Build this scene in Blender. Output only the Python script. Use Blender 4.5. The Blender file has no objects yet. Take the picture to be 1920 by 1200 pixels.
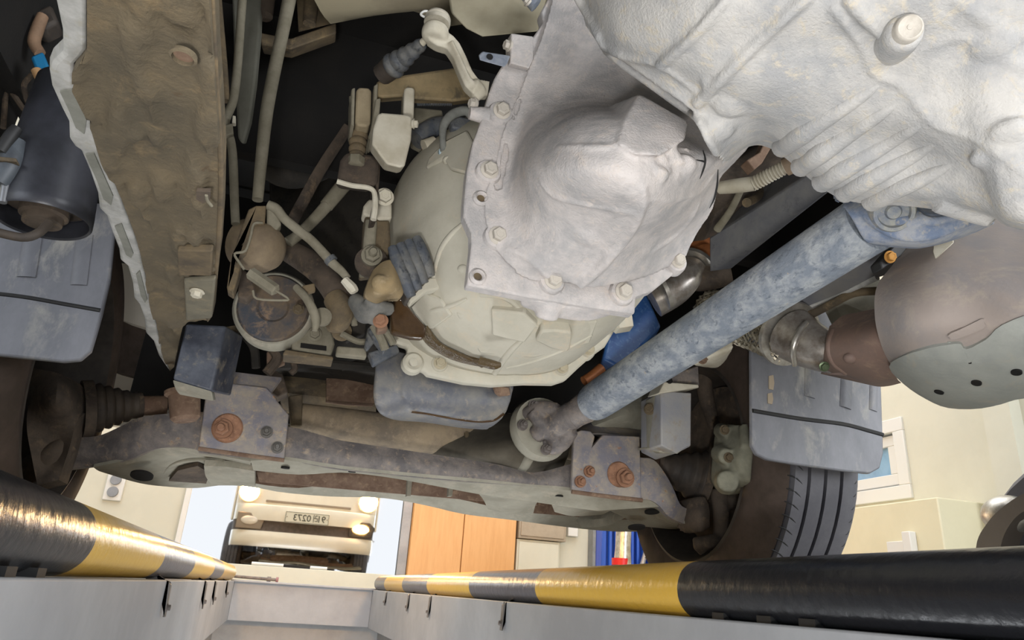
import bpy, math, random
from mathutils import Vector as V, Matrix, Quaternion
random.seed(7)
PI = math.pi
S = bpy.context.scene
COL = S.collection

# ------------------------------------------------------------------ camera, world, lights, exposure
F = 1335.0                                             # focal length, in pixels of a 1920 px wide frame
def camdir(px, py): return V(((px-960)/F, -(py-600)/F, -1.0)).normalized()
yc = camdir(510, 1090)                                 # where the pit's long axis vanishes
zc = V((217/F, 3360/F, -1.0)).normalized()
zc = (zc - yc*zc.dot(yc)).normalized()
xc = yc.cross(zc)
M3 = Matrix((xc, yc, zc))                              # camera axes -> room axes (X right, Y along the pit, Z up)
cd = bpy.data.cameras.new('camera'); cam = bpy.data.objects.new('camera', cd); COL.objects.link(cam)
cd.sensor_width = 36; cd.lens = F*36/1920; cd.clip_start = 0.02
cam.matrix_world = M3.to_4x4(); S.camera = cam

S.view_settings.view_transform = 'Standard'; S.view_settings.look = 'None'
S.view_settings.gamma = 1; S.view_settings.use_curve_mapping = False
S.view_settings.exposure = 0.0
w = bpy.data.worlds.new('sky'); S.world = w; w.use_nodes = True
bg = w.node_tree.nodes['Background']; bg.inputs[0].default_value = (0.93, 0.95, 1.0, 1); bg.inputs[1].default_value = 1.15
def lamp(name, kind, loc, energy, color=(1, 1, 1), aim=None, **kw):
    d = bpy.data.lights.new(name, kind); d.energy = energy; d.color = color
    for k, v_ in kw.items(): setattr(d, k, v_)
    o = bpy.data.objects.new(name, d); COL.objects.link(o); o.location = loc
    if aim is not None: o.rotation_euler = (V(aim)-V(loc)).to_track_quat('-Z', 'Y').to_euler()
    return o
lamp('pit_work_lamp', 'SPOT', (-0.08, -0.14, -0.26), 31, (1, 0.985, 0.97), (0.46, 0.84, 0.47), spot_size=1.62, spot_blend=0.9, shadow_soft_size=0.05)
lamp('soft_fill', 'AREA', (0.15, -0.9, -0.45), 13, (1, 0.985, 0.97), (0.45, 0.9, 0.5), size=0.7)  # unseen soft fill added behind the camera to lift the shadows
lamp('pit_floor_lamp', 'AREA', (0.2, 2.2, -1.7), 34, (0.93, 0.96, 1), (0.2, 3.0, 0), size=0.8)
lamp('bay_door_right', 'AREA', (3.0, -1.6, 0.9), 165, (0.93, 0.96, 1), (0.9, 1.4, 0.35), size=1.8)
lamp('bay_door_left', 'AREA', (-2.4, -1.6, 0.8), 28, (0.80, 0.88, 1), (-0.3, 1.2, 0.3), size=1.6)
for sx_ in (-.27, .61): lamp('headlamp_return_standin', 'SPOT', (sx_, 5.66, .6), 36, (1, .62, .25), (.2, 1.0, 0.0), spot_size=.9, spot_blend=.6, shadow_soft_size=.05)  # added spots standing in for headlight light thrown back by the mirror
lamp('ceiling_lamp', 'AREA', (1.6, 3.4, 3.4), 70, (1, 0.99, 0.97), (1.6, 3.4, 0), size=2.5)
lamp('ceiling_lamp', 'AREA', (-1.6, 4.2, 3.4), 44, (1, 0.99, 0.97), (-1.6, 4.2, 0), size=2.0)

# ------------------------------------------------------------------ points
def R(px, py): return M3 @ camdir(px, py)
def P(px, py, d):
    """Sight line through a photo point, cut by the vertical plane Y=d (d>0) or the level plane Z=-d (d<0)."""
    r = R(px, py)
    return r*(d/r.y) if d > 0 else r*(-d/r.z)
def PX(px, py, x): r = R(px, py); return r*(x/r.x)
def PP(l): return [P(*q) for q in l]
def PY(l, y): return [P(a, b, y) for a, b in l]
def PL(px, py, p0, n):
    r = R(px, py); return r*(p0.dot(n)/r.dot(n))
FWD = R(960, 600)
def mp(p): return p.dot(FWD)/F                          # metres per photo pixel at a point

# ------------------------------------------------------------------ materials
def lin(c):
    if isinstance(c, str): c = [int(c[i:i+2], 16) for i in (0, 2, 4)]
    return tuple(((x/255)/12.92 if x/255 <= .04045 else ((x/255+.055)/1.055)**2.4) for x in c)+(1,)
MATS = {}
def mat(name, c1, c2=None, c3=None, scale=14, rough=.75, bump=.25, metal=0, spot=0, spotc='b07040', lo=.4, hi=.62, fine=180, stretch=None, bdist=.0012):
    if name in MATS: return MATS[name]
    m = bpy.data.materials.new(name); m.use_nodes = True; nt = m.node_tree; N = nt.nodes; L = nt.links
    b = N['Principled BSDF']; b.inputs['Roughness'].default_value = rough; b.inputs['Metallic'].default_value = metal
    tc = N.new('ShaderNodeTexCoord'); src = tc.outputs['Object']
    if stretch:
        mp = N.new('ShaderNodeMapping'); mp.inputs['Scale'].default_value = stretch; L.new(src, mp.inputs[0]); src = mp.outputs[0]
    def noise(s, det=6, dis=0.0, r=.6):
        n = N.new('ShaderNodeTexNoise'); n.inputs['Scale'].default_value = s; n.inputs['Detail'].default_value = det
        n.inputs['Roughness'].default_value = r; n.inputs['Distortion'].default_value = dis; L.new(src, n.inputs['Vector']); return n.outputs['Fac']
    def ramp(f, a, b2):
        r = N.new('ShaderNodeMapRange'); r.inputs[1].default_value = a; r.inputs[2].default_value = b2; L.new(f, r.inputs[0]); return r.outputs[0]
    def mix(f, a, b2):
        x = N.new('ShaderNodeMix'); x.data_type = 'RGBA'; L.new(f, x.inputs[0])
        for s, k in ((a, 6), (b2, 7)):
            if isinstance(s, tuple): x.inputs[k].default_value = s
            else: L.new(s, x.inputs[k])
        return x.outputs[2]
    col = lin(c1)
    if c2: col = mix(ramp(noise(scale, 8, .15, .68), lo, hi), col, lin(c2))
    if c3: col = mix(ramp(noise(scale*2.7, 8, .4, .72), .54, .68), col, lin(c3))
    if spot: col = mix(ramp(noise(scale*2.4+5, 7, .1, .7), .68-spot, .72-spot), col, lin(spotc))
    if not isinstance(col, tuple):
        L.new(col, b.inputs['Base Color'])
    else: b.inputs['Base Color'].default_value = col
    if bump:
        n1 = noise(fine, 5); n2 = noise(scale*2.5, 6, .5)
        a = N.new('ShaderNodeMath'); a.operation = 'MULTIPLY_ADD'; L.new(n2, a.inputs[0]); a.inputs[1].default_value = .8; L.new(n1, a.inputs[2])
        bp = N.new('ShaderNodeBump'); bp.inputs['Strength'].default_value = bump; bp.inputs['Distance'].default_value = bdist
        L.new(a.outputs[0], bp.inputs['Height']); L.new(bp.outputs[0], b.inputs['Normal'])
    MATS[name] = m; return m
def glow(name, c, s):
    m = bpy.data.materials.new(name); m.use_nodes = True; N = m.node_tree.nodes
    b = N['Principled BSDF']; b.inputs['Base Color'].default_value = lin(c); b.inputs['Emission Color'].default_value = lin(c); b.inputs['Emission Strength'].default_value = s
    return m

m_case = mat('dusty_cast_aluminium', 'd3ccc8', 'b3b0af', 'd4cac2', scale=18, rough=.85, bump=.5, fine=320, bdist=.003, spot=-.02, spotc='93908c')
m_rear = mat('dusty_grey_aluminium', 'c6c3be', 'a8a8a8', 'cdc3b0', scale=18, rough=.85, bump=.5, fine=320, bdist=.003, spot=-.02, spotc='8f9298')
m_bell = mat('dusty_tan_aluminium', 'c3beae', 'b6b1a0', 'c8bca6', scale=8, rough=.85, bump=.3)
m_bolt = mat('dusty_bolt', 'cfc8bd', 'b9b2a6', None, scale=60, rough=.7, bump=.2)
m_white = mat('pale_dust', 'c9c3b2', 'b5ad99', None, scale=20, rough=.85, bump=.2)
m_tan = mat('tan_mud', '6c604b', '564e3f', '7c6b50', scale=7, rough=.95, bump=.9, spot=.05, spotc='5d4f3c', bdist=.002)
m_flange = mat('pale_grey_flange', 'b9b8b4', '93928d', 'a39f92', scale=25, rough=.7, bump=.2)
m_brown = mat('brown_dust', '6f6048', '4e4538', '7c6a4e', scale=14, rough=.9, bump=.5)
m_dkbrown = mat('dark_brown_dust', '5a4e42', '3d352e', '6b5b48', scale=14, rough=.9, bump=.5)
m_tube = mat('dusty_tube', '86806f', '6f6958', None, scale=18, rough=.85, bump=.3)
m_black = mat('black_plastic', '2c2d31', '43444a', '57585c', scale=6, rough=.5, bump=.15)
m_flap = mat('dusty_black_plastic', '65676d', '808187', '9a9892', scale=5, rough=.55, bump=.12, stretch=(1, 1, .5))
m_canister = mat('canister_black', '26272b', '3a3b42', None, scale=8, rough=.38, bump=.1, spot=.0, spotc='8b8b90')
m_steel = mat('worn_black_steel', '605b5a', '827972', '9a8a76', scale=26, rough=.6, bump=.7, spot=.03, spotc='94714f')
m_rust = mat('rusty_steel', '7f6856', '664f3f', '927a63', scale=22, rough=.85, bump=.5)
m_rustplate = mat('rust_spotted_plate', '76737a', '978d80', 'ad9a80', scale=24, rough=.6, bump=.6, spot=.05, spotc='9c6d48')
m_shaft = mat('dusty_blue_black_paint', '78808a', 'a0a4a7', '565f6b', scale=34, rough=.7, bump=.9, spot=.02, spotc='a89a84', lo=.44, hi=.6, stretch=(1, .7, 1), bdist=.002)
m_under = mat('grey_green_dust', '9f9b8c', '8b8778', 'a89f8e', scale=10, rough=.9, bump=.3)
m_cat = mat('dusty_heat_shield', 'a69a92', '969190', 'b1a598', scale=8, rough=.75, bump=.35, metal=.15)
m_cat2 = mat('grey_heat_shield', 'a8aaa3', '989b96', 'aba79a', scale=10, rough=.7, bump=.35, metal=.15)
m_weld = mat('stainless_pipe', 'b5afa8', '877d73', None, scale=30, rough=.36, bump=.15, metal=.65)
m_bright = mat('bright_stainless', 'c8c5bd', 'a59f95', None, scale=40, rough=.35, bump=.1, metal=.8)
m_pan = mat('oil_pan_black', '5c5e65', '797772', '8a8276', scale=18, rough=.5, bump=.4)
m_rubber = mat('black_rubber', '38322d', '4d4339', None, scale=20, rough=.7, bump=.2)
m_boot = mat('grey_blue_rubber', '4b5058', '6b6a66', '2e3238', scale=30, rough=.65, bump=.4)
m_tyre = mat('tyre_rubber', '525156', '5e5d61', None, scale=12, rough=.75, bump=.15)
m_side = mat('tyre_sidewall', '54473f', '43382f', None, scale=12, rough=.85, bump=.15)
m_void = mat('underbody_shade', '0d0b09', '15120e', None, scale=8, rough=.95, bump=.3)  # near-black: the shade of underbody gaps and holes is put into the colour
m_body = mat('underbody_beige', '8c836c', '7b725e', None, scale=6, rough=.85, bump=.2)
m_oil = mat('brown_gear_oil', '4a3722', '3b2a19', None, scale=30, rough=.12, bump=.3)
m_blue = mat('blue_paint', '2a5390', '35629c', '5f83b0', scale=30, rough=.45, bump=.2)
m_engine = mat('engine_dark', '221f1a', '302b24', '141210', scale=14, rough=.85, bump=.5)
m_pit = mat('white_pit_paint', 'a9abae', '9c9ea2', None, scale=4, rough=.55, bump=.08, spot=-.06, spotc='8d847c')
m_pit2 = mat('grey_pit_wall', 'a9a9a8', '9a9a99', None, scale=5, rough=.8, bump=.2)
m_cream = mat('cream_wall_paint', 'd2d0c0', 'cccaba', None, scale=3, rough=.8, bump=.05)
m_floor = mat('garage_floor', 'a5a29a', '96938b', None, scale=4, rough=.7, bump=.1)
m_cab = mat('orange_wood_laminate', 'deab72', 'd6a168', None, scale=6, rough=.5, bump=.05, stretch=(6, 6, .6))
m_grey = mat('grey_metal_trim', '8d8f92', '7f8184', None, scale=8, rough=.4, bump=.03, metal=.4)
m_wht = mat('white_plastic', 'dcdcd8', None, rough=.45, bump=0)
m_truck = mat('cream_truck_paint', 'ece4d3', 'e5dccb', None, scale=4, rough=.35, bump=.02)
m_dark = mat('black_trim', '1c1c1d', '262626', None, scale=10, rough=.6, bump=.1)
m_copper = mat('copper_gasket', 'a5673c', '8c5430', None, scale=30, rough=.5, bump=.2, metal=.4)
m_teal = mat('blue_connector', '1f6f9c', None, rough=.5, bump=0)
m_red = mat('red_band', 'c01818', None, rough=.4, bump=0)
m_crate = mat('blue_crate_plastic', '1d4fb8', None, rough=.4, bump=0)
m_glass = mat('mirror_silver', 'eceeee', None, rough=.02, bump=0, metal=1)
m_ink = mat('dark_ink', '3a3a30', None, rough=.6, bump=0)

# ------------------------------------------------------------------ mesh helpers
class G:
    def __init__(s): s.v = []; s.f = []
    def add(s, vs, fs):
        o = len(s.v); s.v += [V(q) for q in vs]; s.f += [tuple(i+o for i in f) for f in fs]; return s
    def __iadd__(s, g): return s.add(g.v, g.f)
ROOT = {}
def obj(name, g, m, parent=None, smooth=40, bevel=0, seg=2, loc=None, fuse=0, relax=4):
    """Link one mesh object; its points are given in room coordinates."""
    root = ROOT.get(parent.name) if parent else None
    if root is None:
        xs = [q.x for q in g.v]; ys = [q.y for q in g.v]; zs = [q.z for q in g.v]
        root = loc or V(((min(xs)+max(xs))/2, (min(ys)+max(ys))/2, min(zs)))
    me = bpy.data.meshes.new(name); me.from_pydata([tuple(q-root) for q in g.v], [], g.f); me.update()
    import bmesh
    bm = bmesh.new(); bm.from_mesh(me); bmesh.ops.recalc_face_normals(bm, faces=bm.faces); bm.to_mesh(me); bm.free()
    for ms in (m if isinstance(m, (list, tuple)) else [m]): me.materials.append(ms)
    me.polygons.foreach_set('use_smooth', [True]*len(me.polygons)); me.set_sharp_from_angle(angle=math.radians(smooth))
    o = bpy.data.objects.new(name, me); COL.objects.link(o)
    if parent: o.parent = parent
    else: o.location = root
    ROOT[o.name] = root
    if fuse:                                             # fuse the pieces of a casting into one skin with rounded joints
        f_ = o.modifiers.new('fuse', 'REMESH'); f_.mode = 'VOXEL'; f_.voxel_size = fuse; f_.use_smooth_shade = True
        f_ = o.modifiers.new('relax', 'SMOOTH'); f_.iterations = relax; f_.factor = .5
    if bevel:
        b = o.modifiers.new('bevel', 'BEVEL'); b.width = bevel; b.segments = seg; b.limit_method = 'ANGLE'; b.angle_limit = math.radians(35); b.harden_normals = False
    return o
def tag(o, label=None, cat=None, group=None, kind=None):
    for k, x in (('label', label), ('category', cat), ('group', group), ('kind', kind)):
        if x: o[k] = x
    return o
def thing(name, loc, label, cat, group=None):
    o = bpy.data.objects.new(name, None); COL.objects.link(o); o.location = loc; o.empty_display_size = .05
    ROOT[o.name] = V(loc); return tag(o, label, cat, group)
def cr(p0, p1, p2, p3, t):
    return ((p1*2)+(p2-p0)*t+(p0*2-p1*5+p2*4-p3)*t*t+(p1*3-p0-p2*3+p3)*t*t*t)*.5
def spline(pts, n, closed=False):
    if n <= 1: return list(pts)
    out = []; k = len(pts)
    for i in range(k if closed else k-1):
        a = pts[(i-1) % k] if closed or i else pts[0]*2-pts[1]
        b, c = pts[i], pts[(i+1) % k]
        d = pts[(i+2) % k] if closed or i+2 < k else pts[-1]*2-pts[-2]
        for j in range(n): out.append(cr(a, b, c, d, j/n))
    if not closed: out.append(pts[-1])
    return out
def grid(rows, closed=False):
    g = G(); nr = len(rows); nc = len(rows[0])
    vs = [q for r in rows for q in r]; fs = []
    for i in range(nr-1):
        for j in range(nc if closed else nc-1):
            j2 = (j+1) % nc
            fs.append((i*nc+j, i*nc+j2, (i+1)*nc+j2, (i+1)*nc+j))
    return g.add(vs, fs)
def net(rows, thick, n=4, m=4, apex=None):
    """Smooth solid sheet through a grid of control points, thickened by a vector."""
    rows = [spline([P(*q) if isinstance(q, tuple) else q for q in r], n) for r in rows]
    cols = [spline([r[j] for r in rows], m) for j in range(len(rows[0]))]
    nr = len(cols[0]); nc = len(cols)
    front = [[cols[j][i] for j in range(nc)] for i in range(nr)]
    t = V(thick); g = G(); vs = [q for r in front for q in r]; k = len(vs)
    fs = []
    if apex is not None:                                 # a solid body: the rim is drawn in to a point well inside the casting
        for i in range(nr-1):
            for j in range(nc-1): fs.append((i*nc+j, i*nc+j+1, (i+1)*nc+j+1, (i+1)*nc+j))
        ring = [j for j in range(nc)]+[i*nc+nc-1 for i in range(1, nr)]+[(nr-1)*nc+j for j in range(nc-2, -1, -1)]+[i*nc for i in range(nr-2, 0, -1)]
        for a, b in zip(ring, ring[1:]+ring[:1]): fs.append((b, a, k))
        return g.add(vs+[V(apex)], fs)
    for i in range(nr-1):
        for j in range(nc-1):
            a = (i*nc+j, i*nc+j+1, (i+1)*nc+j+1, (i+1)*nc+j); fs.append(a); fs.append(tuple(x+k for x in reversed(a)))
    ring = [j for j in range(nc)]+[i*nc+nc-1 for i in range(1, nr)]+[(nr-1)*nc+j for j in range(nc-2, -1, -1)]+[i*nc for i in range(nr-2, 0, -1)]
    for a, b in zip(ring, ring[1:]+ring[:1]): fs.append((b, a, a+k, b+k))
    return g.add(vs+[q+t for q in vs], fs)
def frames(pts):
    n = len(pts); ts = [(pts[min(i+1, n-1)]-pts[max(i-1, 0)]).normalized() for i in range(n)]
    u = ts[0].orthogonal().normalized(); out = []
    for t in ts:
        u = (u-t*u.dot(t)).normalized(); out.append((u, t.cross(u)))
    return out
def tube(pts, r, n=12, sm=4, cap=True, flat=1.0):
    pts = [P(*q) if isinstance(q, tuple) else q for q in pts]
    rr = r if isinstance(r, (list, tuple)) else [r]*len(pts)
    rs = [q.x for q in spline([V((x, 0, 0)) for x in rr], sm)]; pts = spline(pts, sm)
    fr = frames(pts); rows = []
    for p, x, (u, v_) in zip(pts, rs, fr):
        rows.append([p+u*(x*math.cos(2*PI*i/n))+v_*(x*flat*math.sin(2*PI*i/n)) for i in range(n)])
    g = grid(rows, True)
    if cap: g.f.append(tuple(range(n))); g.f.append(tuple(len(g.v)-n+i for i in range(n)))
    return g
def tubep(pts, r, **k):
    pts = [P(*q) if isinstance(q, tuple) else q for q in pts]
    rr = r if isinstance(r, (list, tuple)) else [r]*len(pts)
    return tube(pts, [x*mp(q) for x, q in zip(rr, pts)], **k)
def lathe(a, b, prof, n=32, cap=True, closed=False, lobes=None):
    """Surface of revolution about a->b; prof is a list of (metres along, radius)."""
    t = (b-a).normalized(); u = t.orthogonal().normalized(); v_ = t.cross(u)
    rows = [[a+t*h+u*(r*math.cos(2*PI*i/n))+v_*(r*math.sin(2*PI*i/n)) for i in range(n)] for h, r in prof]
    if closed: rows.append(rows[0])
    g = grid(rows, True)
    if cap and not closed: g.f.append(tuple(range(n))); g.f.append(tuple(len(g.v)-n+i for i in range(n)))
    return g
def slab(pts, t):
    k = len(pts); t = V(t); pts = [V(q) for q in pts]
    return G().add(pts+[q+t for q in pts], [tuple(range(k)), tuple(range(2*k-1, k-1, -1))]+[(i, (i+1) % k, (i+1) % k+k, i+k) for i in range(k)])
from mathutils.bvhtree import BVHTree
def surf(g): return BVHTree.FromPolygons([tuple(q) for q in g.v], g.f)
def hit(sf, px, py, off=0.0, d=None):
    """Where the sight line through a photo point meets a finished surface (off: metres proud of it)."""
    p, n, i, k = sf.ray_cast(V((0, 0, 0)), R(px, py))
    if p is None: return P(px, py, d or .6)
    if n.dot(p) > 0: n = -n
    return p+n*off
def rib(sf, pts, r, sink=.35, n=10, sm=4, **k):
    """A round rib lying along a surface; radii in photo pixels, sunk into it by a share of the radius."""
    rr = r if isinstance(r, (list, tuple)) else [r]*len(pts)
    ps = []; rs = []
    dense = spline([V((a, b, x)) for (a, b), x in zip(pts, rr)], 3)
    for q in dense:
        p = hit(sf, q.x, q.y); x = q.z*mp(p); ps.append(hit(sf, q.x, q.y, -x*sink)); rs.append(x)
    return tube(ps, rs, n, 2)
def lump(sf, px, py, rpx, f=(1, 1, .5), sink=0.0):
    p = hit(sf, px, py); r = rpx*mp(p); p = hit(sf, px, py, -r*sink)
    return ell(p, (r*f[0], r*f[1], r*f[2]))
def box(c, s, rz=0):
    c = V(c); x, y, z = (q/2 for q in s); m = Matrix.Rotation(rz, 3, 'Z')
    pts = [V((sx*x, sy*y, -z)) for sx, sy in ((-1, -1), (1, -1), (1, 1), (-1, 1))]
    return slab([c+m@q for q in pts], (0, 0, 2*z))
def box2(a, b): return box((V(a)+V(b))/2, [abs(q) for q in (V(b)-V(a))])
def ell(c, r, n=20, m=12):
    c = V(c); r = r if isinstance(r, (tuple, list, V)) else (r, r, r)
    rows = [[c+V((r[0]*math.sin(PI*i/m)*math.cos(2*PI*j/n), r[1]*math.sin(PI*i/m)*math.sin(2*PI*j/n), r[2]*math.cos(PI*i/m))) for j in range(n)] for i in range(1, m)]
    g = grid(rows, True); g.f.append(tuple(range(n))); g.f.append(tuple(len(g.v)-n+i for i in range(n))); return g
def bellows(a, b, r0, r1, n, depth=.22, seg=24):
    L = (b-a).length; prof = []
    for i in range(n):
        r = r0+(r1-r0)*i/max(1, n-1); h = L*i/n; d = L/n
        prof += [(h, r*(1-depth)), (h+d*.3, r*.98), (h+d*.5, r), (h+d*.7, r*.98)]
    prof.append((L, r1*(1-depth))); return lathe(a, b, prof, seg)
BOLT = {}
def bolt(p, n, r, parent, m=None, kind='hex', name='bolt'):
    """One shared mesh per kind: washer flange, hexagon head with chamfer and a marked top."""
    m = m or m_bolt; key = (kind, m.name)
    if key not in BOLT:
        g = lathe(V((0, 0, -.4)), V((0, 0, 1)), [(0, 1.0), (.55, 1.32), (.62, 1.32), (.72, 1.12)], 24) if kind != 'stud' else lathe(V((0, 0, -.4)), V((0, 0, 1)), [(0, 1.3), (.6, 1.3), (.62, 1.2)], 24)
        hx = [(.3, .98), (1.05, .98), (1.16, .86), (1.18, .6), (1.12, .52)]
        g += lathe(V((0, 0, 0)), V((0, 0, 1)), hx, 6)
        if kind == 'stud': g += lathe(V((0, 0, 1)), V((0, 0, 2)), [(0, .5), (.8, .5), (.95, .4)], 12)
        me = bpy.data.meshes.new('bolt'); me.from_pydata([tuple(q) for q in g.v], [], g.f); me.materials.append(m)
        me.polygons.foreach_set('use_smooth', [True]*len(me.polygons)); me.set_sharp_from_angle(angle=math.radians(35)); BOLT[key] = me
    o = bpy.data.objects.new(name, BOLT[key]); COL.objects.link(o); o.parent = parent
    o.location = p-ROOT[parent.name]; o.scale = (r, r, r)
    o.rotation_euler = (Quaternion((0, 0, 1), 0.4) if False else V(n).to_track_quat('Z', 'Y')).to_euler()
    ROOT[o.name] = ROOT[parent.name]; return o
def struct(name, g, m, **k): return tag(obj(name, g, m, **k), kind='structure')

# ------------------------------------------------------------------ the garage: floor with a pit, walls, mirror, cupboards
XL, XR, YE, ZF = -0.215, 0.615, 4.85, -0.015           # pit edges, pit end, floor level
g = G()
g += box2((-5, -3, ZF-.1), (XL-.02, 5.75, ZF)); g += box2((XR+.02, -3, ZF-.1), (7, 5.75, ZF)); g += box2((XL-.02, YE+.02, ZF-.1), (XR+.02, 5.75, ZF))
struct('floor', g, m_floor)
tag(obj('trim_1', box2((XL-.025, -2.5, -.232), (XL, YE+.02, ZF+.004)), m_pit, bevel=.003), kind='structure')
tag(obj('trim_2', box2((XR, -2.5, -.235), (XR+.025, YE+.02, ZF+.004)), m_pit, bevel=.003), kind='structure')
tag(obj('trim_3', box2((XL, YE, -.23), (XR, YE+.025, ZF+.002)), m_pit, bevel=.003), kind='structure')
tag(obj('trim_4', box2((XL-.02, YE-.03, ZF), (XR+.02, YE+.035, ZF+.012)), m_pit, bevel=.003), kind='structure')
g = G(); g += box2((XL-.16, -2.5, -1.9), (XL-.07, YE+.2, -.232)); g += box2((XR+.07, -2.5, -1.9), (XR+.16, YE+.2, -.235)); g += box2((XL-.16, YE+.06, -1.9), (XR+.16, YE+.2, -.23))
g += box2((XL-.16, -2.6, -1.9), (XR+.16, -2.5, -.02)); g += box2((XL-.16, -2.6, -1.95), (XR+.16, YE+.2, -1.9))
struct('wall_pit', g, m_pit2)
D = 5.73
struct('wall_front', box2((-5, D+.02, -.1), (7, D+.15, 3.6)), m_cream)
struct('wall_left', box2((-4.2, -1.5, -.1), (-4.05, D+.1, 3.6)), m_cream)
tag(obj('dark_backdrop', box2((-.62, -4.15, -.1), (1.15, -4.0, 3.6)), mat('backdrop_brown', '3c322a', '2c2520', None, scale=4, bump=.1)), kind='structure')  # unseen dark panel added so the mirror view under the bumper stays dark
XW = 3.2
g = G()
def wz(px, py): return PX(px, py, XW)
wy0, wy1 = wz(1702, 850).y, wz(1560, 850).y; wz0, wz1 = wz(1705, 935).z, wz(1697, 780).z
g += box2((XW, -1.5, -.1), (XW+.15, wy0, 3.6)); g += box2((XW, wy1, -.1), (XW+.15, D+.1, 3.6)); g += box2((XW, wy0, -.1), (XW+.15, wy1, wz0)); g += box2((XW, wy0, wz1), (XW+.15, wy1, 3.6))
struct('wall_right', g, m_cream)
pc = wz(1895, 850); struct('trim_5', box2((XW-.07, pc.y-.09, -.1), (XW, pc.y+.05, 3.6)), m_cream)
win = thing('window_1', (XW+.02, (wy0+wy1)/2, wz0), None, None); win['kind'] = 'structure'
def frame_yz(x0, x1, ya, yb, za, zb, t): 
    g = G(); g += box2((x0, ya, za), (x1, yb, za+t)); g += box2((x0, ya, zb-t), (x1, yb, zb)); g += box2((x0, ya, za+t), (x1, ya+t, zb-t)); g += box2((x0, yb-t, za+t), (x1, yb, zb-t)); return g
obj('window_frame', frame_yz(XW-.015, XW+.1, wy0, wy1, wz0, wz1, .075), m_wht, win, bevel=.004)
obj('sash', frame_yz(XW+.01, XW+.07, wy0+.085, wy1-.085, wz0+.085, wz1-.085, .06), m_wht, win, bevel=.004)
obj('pane', box2((XW+.03, wy0+.14, wz0+.14), (XW+.036, wy1-.14, wz1-.14)), mat('window_glass', '8fb3cf', '6d93b4', None, scale=3, rough=.08, bump=0), win)
tag(obj('trim_6', box2((-5, D-.06, -.1), (.88, D+.02, .1)), m_cream, bevel=.004), kind='structure')      # low plinth under the mirror

# mirror and its metal frame
t = thing('wall_mirror', (.1, D, .1), 'large wall mirror behind the pit showing the truck front and its lit headlights', 'mirror')
obj('mirror_glass', box2((-.66, D-.012, .1), (.875, D, 1.75)), m_glass, t)
obj('frame', box2((.878, D-.03, .085), (.953, D+.01, 1.8)), m_grey, t, bevel=.004)
obj('frame', box2((-.70, D-.02, .085), (-.66, D+.01, 1.8)), m_wht, t, bevel=.004)
for x0, x1 in ((-.16, .06), (.25, .37)):
    o = tag(obj('chalk_stick', tube([V((x0, D-.035, .112)), V((x1, D-.035, .112))], .011, 10, 1), m_wht), 'white stick lying on the ledge below the mirror, %s' % ('the longer one on the left' if x0 < 0 else 'the shorter one on the right'), 'stick', 'white sticks on the mirror ledge')
# orange cupboard with two doors
t = thing('wood_cupboard', (1.38, D-.05, ZF), 'orange wood cupboard with two doors right of the mirror', 'cupboard')
obj('carcass', box2((.955, D-.045, ZF), (1.80, D+.01, 2.1)), m_cab, t)
obj('door', box2((.958, D-.07, .05), (1.362, D-.047, 2.08)), m_cab, t, bevel=.003)
d2 = obj('door', box2((1.368, D-.07, .05), (1.797, D-.047, 2.08)), m_cab, t, bevel=.003)
obj('lock', lathe(V((1.41, D-.07, .60)), V((1.41, D-.09, .60)), [(0, .012), (.008, .012), (.01, .008)], 16), m_grey, d2)
t = thing('cream_cabinet', (2.0, D-.06, ZF), 'pale cream low cabinet against the wall right of the orange cupboard', 'cabinet')
obj('body', box2((1.815, D-.06, ZF), (2.18, D+.01, .44)), m_cream, t, bevel=.004)
obj('door', box2((1.83, D-.075, .02), (2.165, D-.061, .42)), m_cream, t, bevel=.003)
t = thing('duct_box', (2.0, D-.06, .44), 'taupe metal trunking box above the pale cream cabinet', 'box')
mt_t = mat('taupe_metal', 'a89a86', '9f927f', None, rough=.5, bump=.03)
obj('cover', box2((1.815, D-.09, .445), (2.22, D+.01, .68)), mt_t, t, bevel=.004)
obj('panel', box2((1.83, D-.1, .465), (2.2, D-.091, .66)), mt_t, t, bevel=.003)
t = thing('switch_plate', (2.33, D, .52), 'small white wall switch right of the taupe trunking box', 'switch')
obj('plate', box2((2.26, D-.03, .50), (2.35, D+.02, .74)), m_wht, t, bevel=.005); obj('rocker', box2((2.28, D-.036, .60), (2.33, D-.03, .68)), m_wht, t, bevel=.003)
tag(obj('trim_7', box2((2.46, D-.08, ZF), (2.52, D+.02, 2.4)), m_grey, bevel=.004), kind='structure')
tag(obj('trim_8', box2((2.52, D-.05, ZF), (2.66, D+.02, 2.4)), mat('mauve_grey_panel', 'b3a9a8', 'aca2a1', None, rough=.6, bump=.02), bevel=.004), kind='structure')
# wall socket, left
c = P(215, 911, D); t = thing('wall_socket', (c.x, D, c.z-.07), 'white double wall socket on the cream wall, far left', 'socket')
obj('plate', box2((c.x-.06, D-.005, c.z-.1), (c.x+.06, D+.02, c.z+.1)), m_wht, t, bevel=.006)
for dz in (-.042, .042): obj('outlet', lathe(V((c.x, D-.02, c.z+dz)), V((c.x, D, c.z+dz)), [(0, .034), (.004, .036), (.016, .036)], 20), m_grey, t)
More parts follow.
